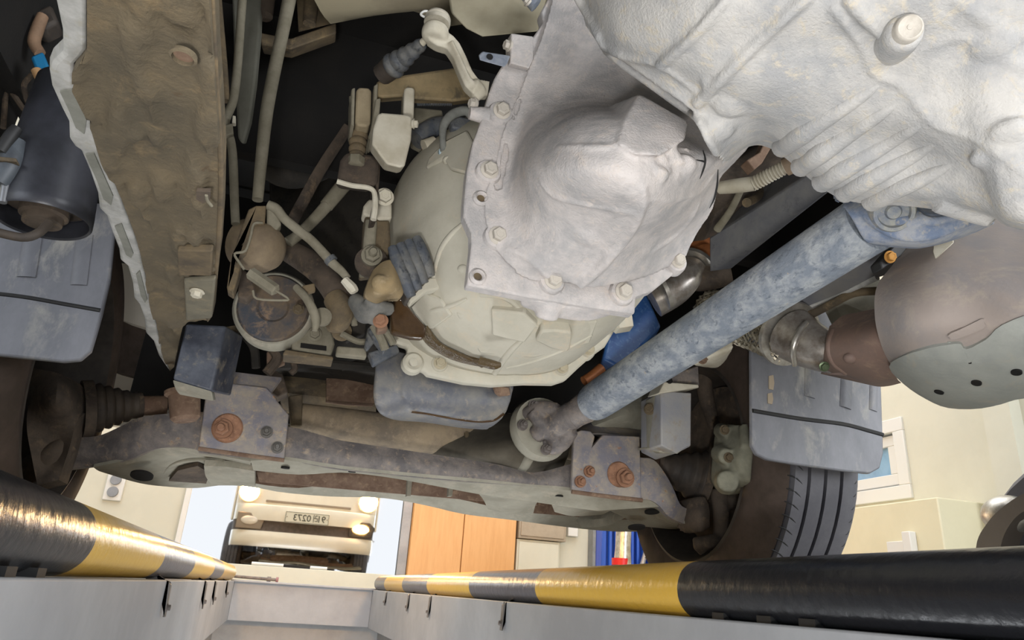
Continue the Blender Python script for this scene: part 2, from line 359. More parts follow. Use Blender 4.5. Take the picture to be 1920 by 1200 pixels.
# blue crates and the chrome pipe with a red band, far right of the cupboard
YC = 3.9
t = thing('plastic_crate', P(1195, 1050, YC), 'blue plastic crates seen behind the chrome pipe at the tyre', 'crate')
a, b = P(1137, 1075, YC), P(1235, 985, YC)
g = G(); g += box2((a.x, YC+.06, ZF), (b.x+.1, YC+.16, .16)); g += box2((a.x, YC+.07, .16), (a.x+.03, YC+.16, .5)); g += box2((a.x, YC+.06, .44), (b.x+.1, YC+.16, .5))
g += box2((a.x, YC+.14, .16), (b.x+.1, YC+.16, .5))
obj('body', g, m_crate, t, bevel=.004)
for i in range(9): obj('slat', box2((a.x+.04+i*.035, YC+.05, .17), (a.x+.055+i*.035, YC+.07, .44)), m_crate, t)
for (x0, x1) in ((.16, .30), (.22, .36)):
    obj('strut', tube([V((a.x+x0, YC+.02, ZF+.02)), V((a.x+x1, YC+.02, .42))], .014, 10, 1), m_grey, t)
q0, q1 = P(1164, 1070, YC-.2), P(1170, 985, YC-.2)
t = thing('exhaust_hose_pipe', (q0.x, q0.y, ZF), 'upright chrome pipe with a red band standing by the tyre', 'pipe')
obj('pipe', lathe(V((q0.x, q0.y, ZF)), V((q0.x+.02, q0.y, .5)), [(0, .048), (.22, .048), (.3, .042), (.5, .042)], 24), m_bright, t)
BZ = P(1165, 1060, YC-.2).z
obj('band', lathe(V((q0.x, q0.y, BZ)), V((q0.x, q0.y, .2)), [(0, .0495), (.035, .0495)], 24), m_red, t)

# right hand side: cupboard panel by the window, dark car
a, b = PX(1612, 1040, 2.9), PX(1758, 940, 2.9)
t = thing('cream_panel_cabinet', (3.0, (a.y+b.y)/2, ZF), 'cream panel cabinet below the window behind the right tyre', 'cabinet')
obj('body', box2((2.9, b.y, ZF), (XW, a.y+.3, b.z+.02)), mat('cream_panel', 'dcd6b9', 'd6d0b3', None, scale=3, rough=.6, bump=.03), t, bevel=.006)
s_ = PX(1675, 1028, 2.9)
obj('lock_plate', box2((2.88, s_.y-.09, s_.z-.05), (2.9, s_.y+.02, s_.z+.03)), m_wht, t, bevel=.003); obj('handle', box2((2.86, s_.y-.15, s_.z-.06), (2.9, s_.y-.10, s_.z+.07)), m_wht, t, bevel=.004)
XC = 1.75
def cx(px, py, dx=0): return PX(px, py, XC)+V((dx, 0, 0))
t = thing('parked_car', cx(1880, 1040), 'dark car parked at the right edge, only its wheel arch and lamp showing', 'car')
arch = [cx(1828, 1060), cx(1832, 1015), cx(1848, 985), cx(1875, 955), cx(1930, 920), cx(2050, 880), cx(2200, 860)]
inn = [cx(1872, 1060), cx(1880, 1010), cx(1900, 975), cx(1925, 955), cx(1960, 935), cx(2070, 915), cx(2210, 905)]
m_car = mat('taupe_car_paint', '6d655d', '665e57', None, scale=4, rough=.25, bump=0)
obj('fender', net([arch, inn], (.5, 0, 0), 4, 2), m_car, t)
obj('arch_liner', tubep([q+V((.12, -.03, -.02)) for q in inn], [38]*7), m_dark, t)
obj('headlamp', ell(cx(1862, 962, .05), (.05, .07, .05)), m_bright, t)
obj('wheel', lathe(cx(2030, 1100, .06), cx(2030, 1100, .3), [(0, .1), (0, .3), (.04, .33), (.2, .33), (.2, .1)], 40), m_tyre, t)

# ------------------------------------------------------------------ the two striped guard pipes along the pit
def stripes(name, bands):
    m = bpy.data.materials.new(name); m.use_nodes = True; nt = m.node_tree; N, L = nt.nodes, nt.links; b = N['Principled BSDF']
    tc = N.new('ShaderNodeTexCoord'); sp = N.new('ShaderNodeSeparateXYZ'); L.new(tc.outputs['Object'], sp.inputs[0])
    no = N.new('ShaderNodeTexNoise'); no.inputs['Scale'].default_value = 30; L.new(tc.outputs['Object'], no.inputs['Vector'])
    ad = N.new('ShaderNodeMath'); ad.operation = 'MULTIPLY_ADD'; L.new(no.outputs[0], ad.inputs[0]); ad.inputs[1].default_value = .006; L.new(sp.outputs[1], ad.inputs[2])
    mr = N.new('ShaderNodeMapRange'); mr.inputs[1].default_value = -1; mr.inputs[2].default_value = 6; L.new(ad.outputs[0], mr.inputs[0])
    r = N.new('ShaderNodeValToRGB'); r.color_ramp.interpolation = 'CONSTANT'; L.new(mr.outputs[0], r.inputs[0])
    e = r.color_ramp.elements; e[0].position = 0; e[0].color = lin(bands[0][1]); e[1].position = (bands[1][0]+1)/7; e[1].color = lin(bands[1][1])
    for y, c in bands[2:]:
        q = e.new((y+1)/7); q.color = lin(c)
    L.new(r.outputs[0], b.inputs['Base Color']); b.inputs['Roughness'].default_value = .28
    n2 = N.new('ShaderNodeTexNoise'); n2.inputs['Scale'].default_value = 45; n2.inputs['Detail'].default_value = 5; L.new(tc.outputs['Object'], n2.inputs['Vector'])
    bp = N.new('ShaderNodeBump'); bp.inputs['Strength'].default_value = .5; bp.inputs['Distance'].default_value = .003; L.new(n2.outputs[0], bp.inputs['Height']); L.new(bp.outputs[0], b.inputs['Normal'])
    return m
YEL, BLK, GRY = 'deb03c', '1b1c20', '56545a'
RP = .045
def railY(px, py, x, z):                                # where along a pipe a photo point falls
    r = R(px, py); return r.y*(x/r.x)
xr, zr, xl, zl = .66, .029, -.258, .034
yR = lambda px: railY(px, 1110, xr-.035, 0)
bR = [(-1, BLK), (yR(1290), YEL), (yR(1010), GRY), (yR(885), YEL), (yR(805), GRY), (yR(757), YEL), (yR(722), GRY)]
t = thing('guard_pipe', (xr, 0, ZF), 'yellow and black striped guard pipe along the right pit edge', 'pipe')
obj('pipe', lathe(V((xr, -1.2, zr)), V((xr, 5, zr)), [(0, RP), (1, RP), (2, RP), (3, RP), (4.2, RP), (YE+1.2-.03, RP), (YE+1.2-.008, RP*.9), (YE+1.2, RP*.6)], 48), stripes('stripes_right', bR), t)
m_zinc = mat('dull_zinc', '7e7a76', '6c6763', None, scale=20, rough=.5, bump=.1, metal=.3)
def bracket(x, y, s, par, L=.14):
    g = slab([V((x, y, .0)), V((x-s*.02, y, .0)), V((x-s*.052, y, -.02)), V((x-s*.054, y, -L)), V((x-s*.050, y, -L)), V((x-s*.046, y, -.015)), V((x, y, -.012))], (0, .022, 0))
    obj('bracket', g, m_zinc, par, bevel=.001); bolt(V((x-s*.053, y+.011, -L*.78)), V((-s, 0, 0)), .0065, par, m_steel)
for px, L in ((942, .085), (802, .095), (761, .09), (718, .085)): bracket(xr, railY(px, 1150, XR-.01, 0), 1, t, L)
for px in (1335, 1420, 1500): obj('spacer', box((xr-.01, railY(px, 1172, XR, 0), -.012), (.05, .03, .02)), m_dark, t)
t2 = thing('guard_pipe', (xl, 0, ZF), 'yellow and black striped guard pipe along the left pit edge', 'pipe')
yL = lambda px, py=1040: railY(px, py, xl+.04, 0)
bL = [(-1, BLK), (yL(165), YEL), (yL(300, 1060), GRY), (yL(358, 1070), YEL), (yL(398, 1075), GRY), (yL(417, 1075), YEL)]
obj('pipe', lathe(V((xl, -1.2, zl)), V((xl, 5, zl)), [(0, RP), (1, RP), (2, RP), (3, RP), (4.2, RP), (YE+1.2-.03, RP), (YE+1.2-.008, RP*.9), (YE+1.2, RP*.6)], 48), stripes('stripes_left', bL), t2)
for px, L in ((318, .085), (386, .10), (404, .10), (426, .09)): bracket(xl, railY(px, 1110, XL+.01, 0), -1, t2, L)
for px in (95, 40): obj('spacer', box((xl+.01, railY(px, 1075, XL, 0), -.012), (.05, .03, .02)), m_dark, t2)
q0, q1 = V((xl+.01, YE+.05, ZF+.03)), V((.03, YE+.03, ZF+.025))
t = thing('tie_rod', q0, 'thin dark rod lying across the far pit edge', 'rod')
obj('rod', tube([q0, q1], .009, 10, 1), m_steel, t); obj('clamp', tube([q0.lerp(q1, .78), q0.lerp(q1, .86)], .015, 10, 1), m_steel, t); obj('cap', tube([q0.lerp(q1, .97), q0.lerp(q1, 1.02)], .016, 10, 1), mat('pink_cap', 'a07878', None, bump=0), t)
#@@ROOM_END
# ------------------------------------------------------------------ truck front (seen in the mirror), body and wheels
XV = .275                                               # the truck's centre line
def vx(d): return XV+d
t = thing('truck_front_end', (XV, 2.26, .31), 'cream truck front with bumper and number plate, visible in the mirror', 'truck')
def prof(pts, x0, x1): return slab([V((x0, y, z)) for y, z in pts], (x1-x0, 0, 0))
YF = 2.26
g = net([[V((vx(-.86), YF-.35, z)), V((vx(-.80), YF-.10, z)), V((vx(-.55), YF-.02, z)), V((vx(0), YF, z)), V((vx(.55), YF-.02, z)), V((vx(.80), YF-.10, z)), V((vx(.86), YF-.35, z))] for z in (.66, .75, .88, 1.0, 1.18)], (0, -.03, 0), 5, 3)
obj('front_panel', g, m_truck, t)
def bump_row(z, o): return [V((vx(-.84), YF-.25+o, z)), V((vx(-.78), YF-.02+o, z)), V((vx(-.5), YF+.07+o, z)), V((vx(0), YF+.09+o, z)), V((vx(.5), YF+.07+o, z)), V((vx(.78), YF-.02+o, z)), V((vx(.84), YF-.25+o, z))]
obj('bumper', net([bump_row(.66, 0), bump_row(.74, .015), bump_row(.83, .01), bump_row(.845, -.05)], (0, -.04, 0), 5, 3), m_truck, t)
obj('bumper_lower', net([bump_row(.37, -.06), bump_row(.41, -.01), bump_row(.48, .01), bump_row(.54, 0)], (0, -.04, 0), 5, 3), m_truck, t)
obj('intake', net([bump_row(.52, -.03), bump_row(.66, -.03)], (0, -.04, 0), 5, 1), mat('intake_brown', '5d5048', '4a4038', None, scale=20, bump=.2), t)
for s_ in (-1, 1): obj('fender', box2((vx(s_*.85), 1.9, .66), (vx(s_*.87), 2.02, 1.2)), m_truck, t, bevel=.006)
obj('trim_strip', box2((vx(-.5), YF-.01, .875), (vx(.5), YF+.012, .9)), mat('brown_strip', '8d7d6b', None, bump=0), t, bevel=.004)
for s_ in (-1, 1):
    c = V((vx(s_*.70), YF-.02, .975))
    hl = obj('headlamp', lathe(c, c+V((0, .05, 0)), [(0, .05), (.01, .11), (.045, .12), (.05, .115), (.012, .1), (.005, .0)], 28, False), m_bright, t)
    obj('bulb', ell(c+V((0, .045, 0)), (.105, .02, .095), 20, 10), glow('headlamp_glow', 'ffc070', 170), hl)
    c = V((vx(s_*.645), YF+.05, .655))
    fl = obj('fog_lamp_bezel', slab([c+V((-.14, -.02, -.10)), c+V((.14, -.02, -.10)), c+V((.17, -.02, .02)), c+V((.1, -.02, .08)), c+V((-.14, -.02, .08))], (0, .03, 0)), m_dark if s_ > 0 else mat('fog_bezel', '8a7a68', None, bump=0), t, bevel=.008)
    c2 = c+V((s_*.0, .012, -.005))
    obj('fog_lamp', ell(c2, (.095, .02, .05), 20, 10), glow('fog_glow', 'ffc070', 90) if s_ > 0 else mat('fog_lens', 'd8cdbd', None, rough=.15, bump=0), fl)
pl = obj('number_plate', box2((vx(-.255), YF+.105, .655), (vx(.255), YF+.12, .785)), mat('plate_white', 'd9d4c2', None, rough=.5, bump=0), t, bevel=.012)
g = G()
for a_, b_ in (((-.25, .66), (-.245, .78)), ((.245, .66), (.25, .78)), ((-.25, .775), (.25, .78)), ((-.25, .66), (.25, .665))): g += box2((vx(a_[0]), YF+.12, a_[1]), (vx(b_[0]), YF+.1225, b_[1]))
obj('plate_border', g, m_ink, pl)
def lettering(txt, size, x, z):
    """Flat number glyphs on the plate, facing forwards (room +Y)."""
    cu = bpy.data.curves.new('glyph', 'FONT'); cu.body = txt; cu.size = size; cu.extrude = .0008; cu.offset = .0012; cu.resolution_u = 3
    o = bpy.data.objects.new('glyph', cu); COL.objects.link(o); bpy.context.view_layer.update()
    me = bpy.data.meshes.new_from_object(o.evaluated_get(bpy.context.evaluated_depsgraph_get())); bpy.data.objects.remove(o)
    g = G().add([V((vx(-(x+v_.co.x)), YF+.1215+v_.co.z, z+v_.co.y)) for v_ in me.vertices], [tuple(p_.vertices) for p_ in me.polygons]); wd = max(v_.co.x for v_ in me.vertices); return g, wd
g, wd = lettering('91', .105, -.215, .684); W91 = wd
def st(x0, z0, x1, z1, x=-.215+W91+.012, H=.07, th=.008):
    return box2((vx(-(x+min(x0, x1)*.04))+th/2, YF+.1207, .686+min(z0, z1)*H-th/2), (vx(-(x+max(x0, x1)*.04))-th/2, YF+.1222, .686+max(z0, z1)*H+th/2))
for s_ in ((0, 1, .6, 1), (.6, .55, .6, 1), (0, .55, .6, .55), (0, .1, 0, .55), (0, .1, .65, .1), (1.1, -.05, 1.1, 1.08), (.8, .58, 1.1, .58)): g += st(*s_)
g2, wd = lettering('0273', .105, -.215+W91+.085, .684); g += g2
tag(obj('plate_number', g, m_ink, pl), kind='stuff')
for sx in (-.232, .232): obj('plate_screw', lathe(V((vx(sx), YF+.119, .72)), V((vx(sx), YF+.124, .72)), [(0, .007), (.003, .006)], 12), m_rust, pl)

t = thing('truck_underbody', (XV, .8, .8), 'dim dusty floor pan and inner wings of the truck above everything', 'truck body')
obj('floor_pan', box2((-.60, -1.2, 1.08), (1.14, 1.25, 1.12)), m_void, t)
obj('cab_floor', net([[(560, -60, .95), (760, -60, .95), (900, -60, .95), (1100, -60, .95)], [(600, 20, 1.02), (760, 15, 1.02), (860, 10, 1.0), (1080, 5, 1.0)], [(620, 45, 1.06), (700, 30, 1.06), (770, 20, 1.05), (840, 50, 1.04)], ], (0, .02, .05), 4, 3), m_body, t)
obj('tunnel_panel', slab(PP([(840, -20, .93), (1030, -20, .93), (1010, 60, .93), (905, 70, .93), (875, 55, .93), (845, 25, .93)]), (0, .02, .03)), mat('underbody_pale', 'a39c86', '938b75', None, scale=8, rough=.85, bump=.15), t, bevel=.004)
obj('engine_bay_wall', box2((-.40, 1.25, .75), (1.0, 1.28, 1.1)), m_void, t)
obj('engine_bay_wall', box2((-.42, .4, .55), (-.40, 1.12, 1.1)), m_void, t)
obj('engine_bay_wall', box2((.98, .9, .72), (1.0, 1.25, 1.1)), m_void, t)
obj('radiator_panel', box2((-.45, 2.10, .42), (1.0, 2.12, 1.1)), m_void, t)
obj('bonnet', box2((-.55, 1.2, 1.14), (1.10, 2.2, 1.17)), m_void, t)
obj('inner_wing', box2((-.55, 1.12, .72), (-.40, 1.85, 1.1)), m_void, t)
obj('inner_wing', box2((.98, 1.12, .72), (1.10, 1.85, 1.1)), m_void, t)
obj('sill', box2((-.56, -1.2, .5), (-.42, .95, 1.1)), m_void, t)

def wheel(cx_, s_, label):
    c = V((cx_, 1.51, .33)); ax = V((s_, 0, 0)); Rw = .345
    t = thing('wheel', (cx_, 1.51, ZF), label, 'wheel')
    a = c; W_ = .2
    prof_ = [(.0, .230), (-.008, .238), (-.012, .262), (-.008, .30), (.01, .325), (.022, Rw-.006)]
    gr = [.062, .100, .138]; p2 = [(.03, Rw)]
    for q in gr: p2 += [(q-.004, Rw+.001), (q-.0038, Rw-.009), (q+.0038, Rw-.009), (q+.004, Rw+.001)]
    p2 += [(.17, Rw), (.18, Rw-.006)]
    obj('tyre_sidewall', lathe(a, a+ax, prof_+[(.03, Rw-.02), (.03, .230)], 80, False, True), m_side, t)
    obj('tyre_tread', lathe(a, a+ax, [(.02, Rw-.03)]+p2+[(.20, .32), (.21, .28), (.20, .232), (.03, .232)], 80, False, True), m_tyre, t)
    g = G()
    for i in range(84):
        an = 2*PI*i/84; 
        for x0, x1, sk, wd_ in ((.017, .052, .05, .0016), (.168, .181, -.02, .0014)):
            pts = []
            for k in range(5):
                u_ = k/4; x = x0+(x1-x0)*u_; a2 = an+sk*u_*u_; rr = (Rw if x >= .03 else Rw-.006*(.03-x)/.008*.6) if x0 < .1 else (Rw if x < .17 else Rw-.006*(x-.17)/.01)
                pts.append(c+ax*x+V((0, math.cos(a2), math.sin(a2)))*(rr-.0006))
            g += tube(pts, [wd_*.6, wd_, wd_*1.2, wd_, wd_*.4], 5, 1, flat=1.0)
    tag(obj('sipes', g, m_dark, t), kind='stuff')
    obj('rim', lathe(a, a+ax, [(.0, .232), (-.006, .236), (-.008, .229), (.0, .224), (.02, .218), (.06, .20), (.13, .19), (.15, .14), (.155, .03), (.17, .03), (.17, .232)], 60, False), mat('rim_dark', '4c4640', '3b3632', None, scale=14, rough=.6, bump=.2, metal=.3), t)
    return t
wheel(.905, 1, 'front wheel on the right with grooved tread showing beside the mud flap')
wheel(-.43, -1, 'front wheel on the far left, mostly in shadow behind the mud flap')

# ------------------------------------------------------------------ gearbox, transfer case, clutch housing
t = gb = thing('gearbox', (.36, .62, .42), 'dust covered cast gearbox with ribbed rear case filling the upper right', 'gearbox')
rows = [
 [(1037, -15, .85), (1070, -10, .84), (1110, 20, .825), (1160, 60, .81), (1240, 125, .78), (1330, 190, .72), (1450, 225, .66)],
 [(1012, 70, .85), (1040, 90, .842), (1075, 112, .827), (1125, 135, .81), (1195, 178, .765), (1300, 250, .66), (1420, 262, .64)],
 [(970, 165, .85), (1000, 180, .846), (1035, 197, .82), (1100, 190, .785), (1190, 205, .72), (1300, 280, .61), (1395, 288, .65)],
 [(938, 250, .85), (975, 255, .838), (1012, 262, .735), (1085, 228, .66), (1185, 235, .605), (1290, 310, .60), (1372, 312, .67)],
 [(925, 310, .85), (965, 310, .835), (1010, 315, .70), (1090, 300, .615), (1195, 305, .585), (1295, 330, .62), (1352, 335, .70)],
 [(905, 370, .85), (960, 375, .835), (1035, 370, .715), (1110, 355, .635), (1205, 355, .60), (1280, 370, .65), (1345, 365, .74)],
 [(915, 440, .85), (975, 435, .825), (1055, 425, .755), (1120, 408, .70), (1198, 405, .65), (1265, 410, .70), (1334, 398, .78)],
 [(945, 490, .85), (1005, 490, .825), (1060, 478, .79), (1115, 470, .765), (1160, 460, .735), (1235, 450, .775), (1308, 438, .83)],
 [(985, 530, .855), (1035, 530, .85), (1075, 535, .845), (1110, 540, .84), (1150, 535, .835), (1215, 520, .84), (1283, 488, .86)],
]
mc = net(rows, (0, 0, 0), 5, 5, apex=(.36, .86, .74)); sf = surf(mc)
# ridges, blocks and dents cast into the main case
mc += rib(sf, [(1206, 350), (1207, 375), (1200, 400), (1178, 440), (1145, 480), (1110, 515), (1088, 535)], [7, 9, 10, 11, 11, 11, 9], .0)
mc += rib(sf, [(1012, 340), (1040, 368), (1100, 384), (1150, 392), (1195, 398)], [6, 9, 9, 9, 8], .45)
mc += rib(sf, [(945, 466), (985, 480), (1010, 498), (1030, 520)], [6, 8, 9, 8], .2)
mc += rib(sf, [(1205, 372), (1260, 375), (1310, 360), (1335, 330)], [6, 8, 8, 6], .4)
mc += lump(sf, 1105, 452, 36, (1, 1, .6), .45)
for px, py, r in ((1172, 350, 8), (1182, 368, 9), (1160, 322, 7), (1168, 333, 8), (1165, 365, 6), (1245, 300, 12), (1262, 275, 12), (1275, 305, 14), (1252, 322, 12), (1290, 330, 12), (1225, 310, 8), (1240, 340, 9), (1285, 280, 10), (1270, 330, 8)): mc += lump(sf, px, py, r, (1, 1, .6), .35)
mc += rib(sf, [(1043, 276), (1080, 276), (1120, 277), (1147, 276)], [4, 7, 8, 6], .2)
def raised(sf, pts, up, dn): 
    top = [hit(sf, a, b, h) for a, b, h in pts]; bot = [hit(sf, a, b, -dn) for a, b, h in pts]; k = len(pts)
    return G().add(top+bot, [tuple(range(k)), tuple(range(2*k-1, k-1, -1))]+[(i, (i+1) % k, (i+1) % k+k, i+k) for i in range(k)])
mc += slab(PP([(1158, 268, .584), (1172, 222, .60), (1200, 174, .625), (1208, 180, .62), (1292, 228, .60), (1287, 262, .582), (1238, 292, .574), (1190, 290, .576)]), (.01, .10, .06))
for px, py, r in ((1255, 285, 30), (1285, 320, 30), (1240, 330, 24), (1180, 365, 16)): mc += lump(sf, px, py, r, (1, 1, .55), .45)
mc += rib(sf, [(1120, 420), (1160, 400), (1200, 400)], [8, 12, 10], .6)
mc += rib(sf, [(1310, 380), (1295, 410), (1262, 445), (1225, 470)], [8, 10, 10, 8], .5)
g = net([[(975, 556, .86), (1040, 570, .862), (1110, 578, .862), (1180, 585, .86)], [(978, 575, .90), (1040, 596, .90), (1105, 602, .90), (1162, 585, .90)]], (0, .06, .06), 4, 3); mc += g
mc += tubep([(1024, 596, .895), (1030, 570, .882), (1037, 540, .868)], [22, 26, 28], n=14)
obj('main_case', mc, m_case, gb, fuse=.0028, relax=5)
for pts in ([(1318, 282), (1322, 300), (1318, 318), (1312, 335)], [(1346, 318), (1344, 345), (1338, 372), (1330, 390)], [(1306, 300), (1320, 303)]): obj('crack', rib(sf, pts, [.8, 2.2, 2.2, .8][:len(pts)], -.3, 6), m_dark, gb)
# mating flange with its bolts
outl = [(1037, -20), (1014, 22), (1019, 41), (1000, 68), (961, 61), (954, 106), (938, 128), (927, 147), (918, 172), (900, 233), (887, 267), (876, 320), (870, 385), (870, 405), (884, 436), (884, 462), (876, 534),
 (990, 556), (1100, 574), (1191, 588), (1193, 556), (1225, 545), (1262, 515), (1285, 496), (1285, 478), (1225, 400), (1100, 300), (1060, 100), (1080, -20)]
fl = obj('mating_flange', slab(PY(outl, .855), (0, .022, 0)), m_case, gb, bevel=.003)
n_ = V((0, -1, 0))
for px, py, r in ((941, 207, .0102), (918, 318, .0102), (934, 441, .0102), (1038, 524, .0102), (1170, 546, .0102), (1272, 488, .0092)):
    p = P(px, py, .845); obj('bolt_boss', lathe(p+V((0, .02, 0)), p, [(0, r*2.0), (.012, r*1.9), (.017, r*1.7), (.018, r*1.3)], 24), m_case, gb); bolt(p+V((0, .002, 0)), (.05, -1, -.12), r, gb)
for px, py in ((903, 370), (897, 517)):
    p = P(px, py, .85); obj('hole_rim', lathe(p+V((0, .01, 0)), p, [(0, .012), (.008, .012), (.012, .0085), (.009, .006), (.0, .006)], 24, False), m_case, gb)
    obj('hole', lathe(p+V((0, .012, 0)), p+V((0, .002, 0)), [(0, .006), (.008, .006)], 16), m_brown, gb)
# bracket with a tab on the flange, and small studs on its left rim
obj('tab_bracket', slab(PP([(958, 62, .84), (1000, 68, .84), (1000, 110, .84), (992, 128, .84), (957, 118, .84)]), (0, .03, .01)), m_case, gb, bevel=.002)
obj('tab', slab(PP([(898, 104, .835), (905, 97, .835), (957, 105, .835), (952, 118, .835), (946, 126, .835), (900, 113, .835)]), (0, .004, .004)), mat('bare_zinc', 'aeb4be', '8e97a6', None, scale=40, rough=.5, bump=.1, metal=.3), gb, bevel=.0012)
p = P(918, 107, .834); obj('tab_hole', lathe(p, p+V((0, -.002, 0)), [(0, .005), (.0015, .005)], 16), m_dark, gb)
p = P(955, 86, .845); bolt(p, (-1, -.2, -.1), .0075, gb)
obj('boss', tubep([(915, 218, .86), (880, 212, .86)], [17, 12], n=12, sm=2), m_case, gb); bolt(P(890, 195, .86), (-1, -.2, -.2), .0075, gb)
obj('stud_collar', tubep([(985, -8, .86), (1005, 10, .86)], [10, 14], n=12, sm=2), mat('bare_zinc', 'aeb4be'), gb); bolt(P(990, 5, .855), (-1, -.4, .4), .006, gb)
# rear (transfer) case
Z0 = -.43
rows = [
 [(1060, -60, .62), (1150, -70, .50), (1300, -80, .41), (1450, -80, .36), (1620, -80, .32), (1780, -80, .29), (1980, -80, .26)],
 [(1095, 10, .60), (1150, 10, .52), (1300, 15, .43), (1450, 15, .385), (1620, 15, .345), (1770, 15, .315), (1980, 15, .28)],
 [(1128, 80, .575), (1180, 78, .525), (1300, 85, .46), (1450, 85, .415), (1620, 85, .375), (1770, 85, .34), (1980, 90, .30)],
 [(1205, 145, .55), (1255, 140, .52), (1345, 150, .475), (1460, 155, .44), (1620, 160, .405), (1775, 170, .365), (1980, 190, .32)],
 [(1298, 212, .535), (1335, 205, .52), (1400, 205, .495), (1490, 210, .465), (1650, 225, .425), (1790, 245, .38), (1980, 280, .335)],
 [(1330, 268, .545), (1365, 258, .545), (1425, 240, .53), (1520, 260, .49), (1690, 280, .445), (1815, 310, .40), (1980, 355, .35)],
 [(1345, 300, .58), (1395, 270, .575), (1448, 262, .56), (1545, 330, .525), (1700, 355, .47), (1840, 385, .42), (1980, 420, .37)],
 [(1360, 310, .62), (1405, 275, .62), (1455, 285, .60), (1570, 372, .56), (1715, 390, .50), (1850, 408, .45), (1980, 440, .40)],
]
rows = [r+[P(*r[-1])+V((.3, -.10, .0))] for r in rows]
rc = net(rows, (0, 0, 0), 5, 5, apex=(.62, .62, .85)); sr = surf(rc)
rc += rib(sr, [(1062, -40), (1095, 15), (1130, 82), (1165, 118), (1210, 150), (1265, 190), (1308, 222), (1330, 262), (1345, 290)], [10, 10, 11, 9, 9, 9, 9, 9, 8], .2)
rc += rib(sr, [(1100, 40), (1150, 100), (1240, 124), (1330, 190)], [7, 8, 8, 7], .2)
for pts, r in (([(1238, 122), (1300, 68), (1370, -10)], 10), ([(1305, 195), (1370, 130), (1440, 60), (1520, -10)], 11), ([(1590, -10), (1620, 25), (1660, 60), (1690, 95)], 14), ([(1560, 10), (1600, 60), (1625, 100), (1640, 140)], 7)): rc += rib(sr, pts, r*1.1, -.3)
rc += rib(sr, [(1650, 145), (1690, 160), (1720, 195), (1745, 228), (1765, 240), (1830, 262), (1890, 300), (1925, 330)], [9, 10, 9, 8, 8, 9, 10, 10], .3)
rc += rib(sr, [(1780, -10), (1850, 40), (1895, 60), (1960, 65)], 12, .3); rc += rib(sr, [(1700, 110), (1800, 70), (1880, 110), (1930, 130)], [8, 14, 16, 14], .5)
for px, py, r in ((1372, 200, 40), (1350, 248, 32), (1870, 90, 45), (1840, 300, 28), (1895, 250, 40), (1655, 110, 30), (1335, 160, 25)): rc += lump(sr, px, py, r, (1, 1, .6), .3)
rc += tubep([(1760, 370, .46), (1830, 385, .45), (1870, 400, .44)], [30, 34, 30], n=14, sm=3)
obj('rear_case', rc, m_rear, gb, fuse=.003, relax=4)
def crest(a, b, k=6): return [(a[0]+(b[0]-a[0])*i/k, a[1]+(b[1]-a[1])*i/k) for i in range(k+1)]
for a, b in (((1466, 278), (1655, 157)), ((1501, 314), (1690, 190)), ((1541, 344), (1742, 226)), ((1584, 364), (1762, 266)), ((1636, 381), (1790, 306))):
    l = crest(a, b); ps = [hit(sr, x, y, -.003) for x, y in l]; k = mp(ps[0]); e_ = (ps[0]-ps[1]).normalized()
    ps = [ps[0]+e_*(16*k), ps[0]+e_*(8*k)]+ps
    obj('fin', tube(ps, [9*k, 18*k, 20*k, 19*k, 17*k, 15*k, 13*k, 10*k, 4*k], 16, 3), m_rear, gb)
b1 = P(1699, 58, .335); k = mp(b1); toc = -b1.normalized(); ax = (toc+(P(1720, 38, .335)-P(1680, 78, .335)).normalized()*.42).normalized()
obj('plug_boss', lathe(b1-ax*.06, b1, [(0, 40*k), (.035, 38*k), (.052, 35*k), (.058, 32*k), (.06, 26*k)], 32), m_rear, gb)
pg = obj('drain_plug', lathe(b1-ax*.004, b1+ax*.02, [(0, 25*k), (.013, 25*k), (.016, 22*k), (.0165, 20*k), (.0155, 17*k), (.0155, .0003)], 28), m_bolt, gb)
obj('plug_mark', lathe(b1+ax*.011, b1+ax*.013, [(0, 6*k), (.0012, 5*k)], 12), m_bolt, pg)

# clutch (bell) housing
t = bh = thing('clutch_housing', (.31, 1.0, .35), 'tan dusty bell shaped clutch housing in front of the gearbox flange', 'clutch housing')
keys = PY([(905, 235), (805, 288), (752, 332), (730, 400), (733, 470), (740, 560), (772, 640), (830, 675), (900, 695), (970, 700), (1050, 690), (1105, 655), (1160, 600)], 1.13)
cb = V((.315, 1.13, .56)); cg = V((.355, .875, .575))
ks = sorted((math.atan2(q.z-cb.z, q.x-cb.x) % (2*PI), (q-cb).length) for q in keys)
def rad(a):
    if a < ks[0][0] or a > ks[-1][0]:
        a0, r0 = ks[-1]; a1, r1 = ks[0]; a1 += 2*PI; a = a if a > ks[0][0] else a+2*PI
        k = (a-a0)/(a1-a0); return r0+(r1-r0)*k
    for (a0, r0), (a1, r1) in zip(ks, ks[1:]):
        if a0 <= a <= a1: return r0+(r1-r0)*(a-a0)/(a1-a0)
rows = []; NB = 96
for k, f_, y in ((0, 0, .877), (1, .12, .885), (2, .42, .93), (3, .72, .99), (4, .92, 1.06), (5, 1.0, 1.13), (6, 1.0, 1.15)):
    row = []
    for i in range(NB):
        a = 2*PI*i/NB; r0 = .158; r1 = rad(a); c = cg.lerp(cb, f_); r = r0+(r1-r0)*f_
        row.append(V((c.x+r*math.cos(a), y, c.z+r*math.sin(a))))
    rows.append(row)
bh_rows = 0
rows = [list(x) for x in zip(*[spline([rows[k][i] for k in range(7)], 3) for i in range(NB)])]
g = grid(rows, True)
bhs = surf(g); obj('housing', g, m_bell, bh)
fo = [(765, 650), (763, 672), (772, 690), (795, 694), (803, 702), (830, 708), (872, 717), (925, 722), (985, 718), (1040, 719), (1062, 712), (1085, 690), (1110, 668), (1135, 650), (1150, 625), (1166, 598), (1160, 560), (1000, 560), (850, 560), (775, 590), (735, 600), (735, 640)]
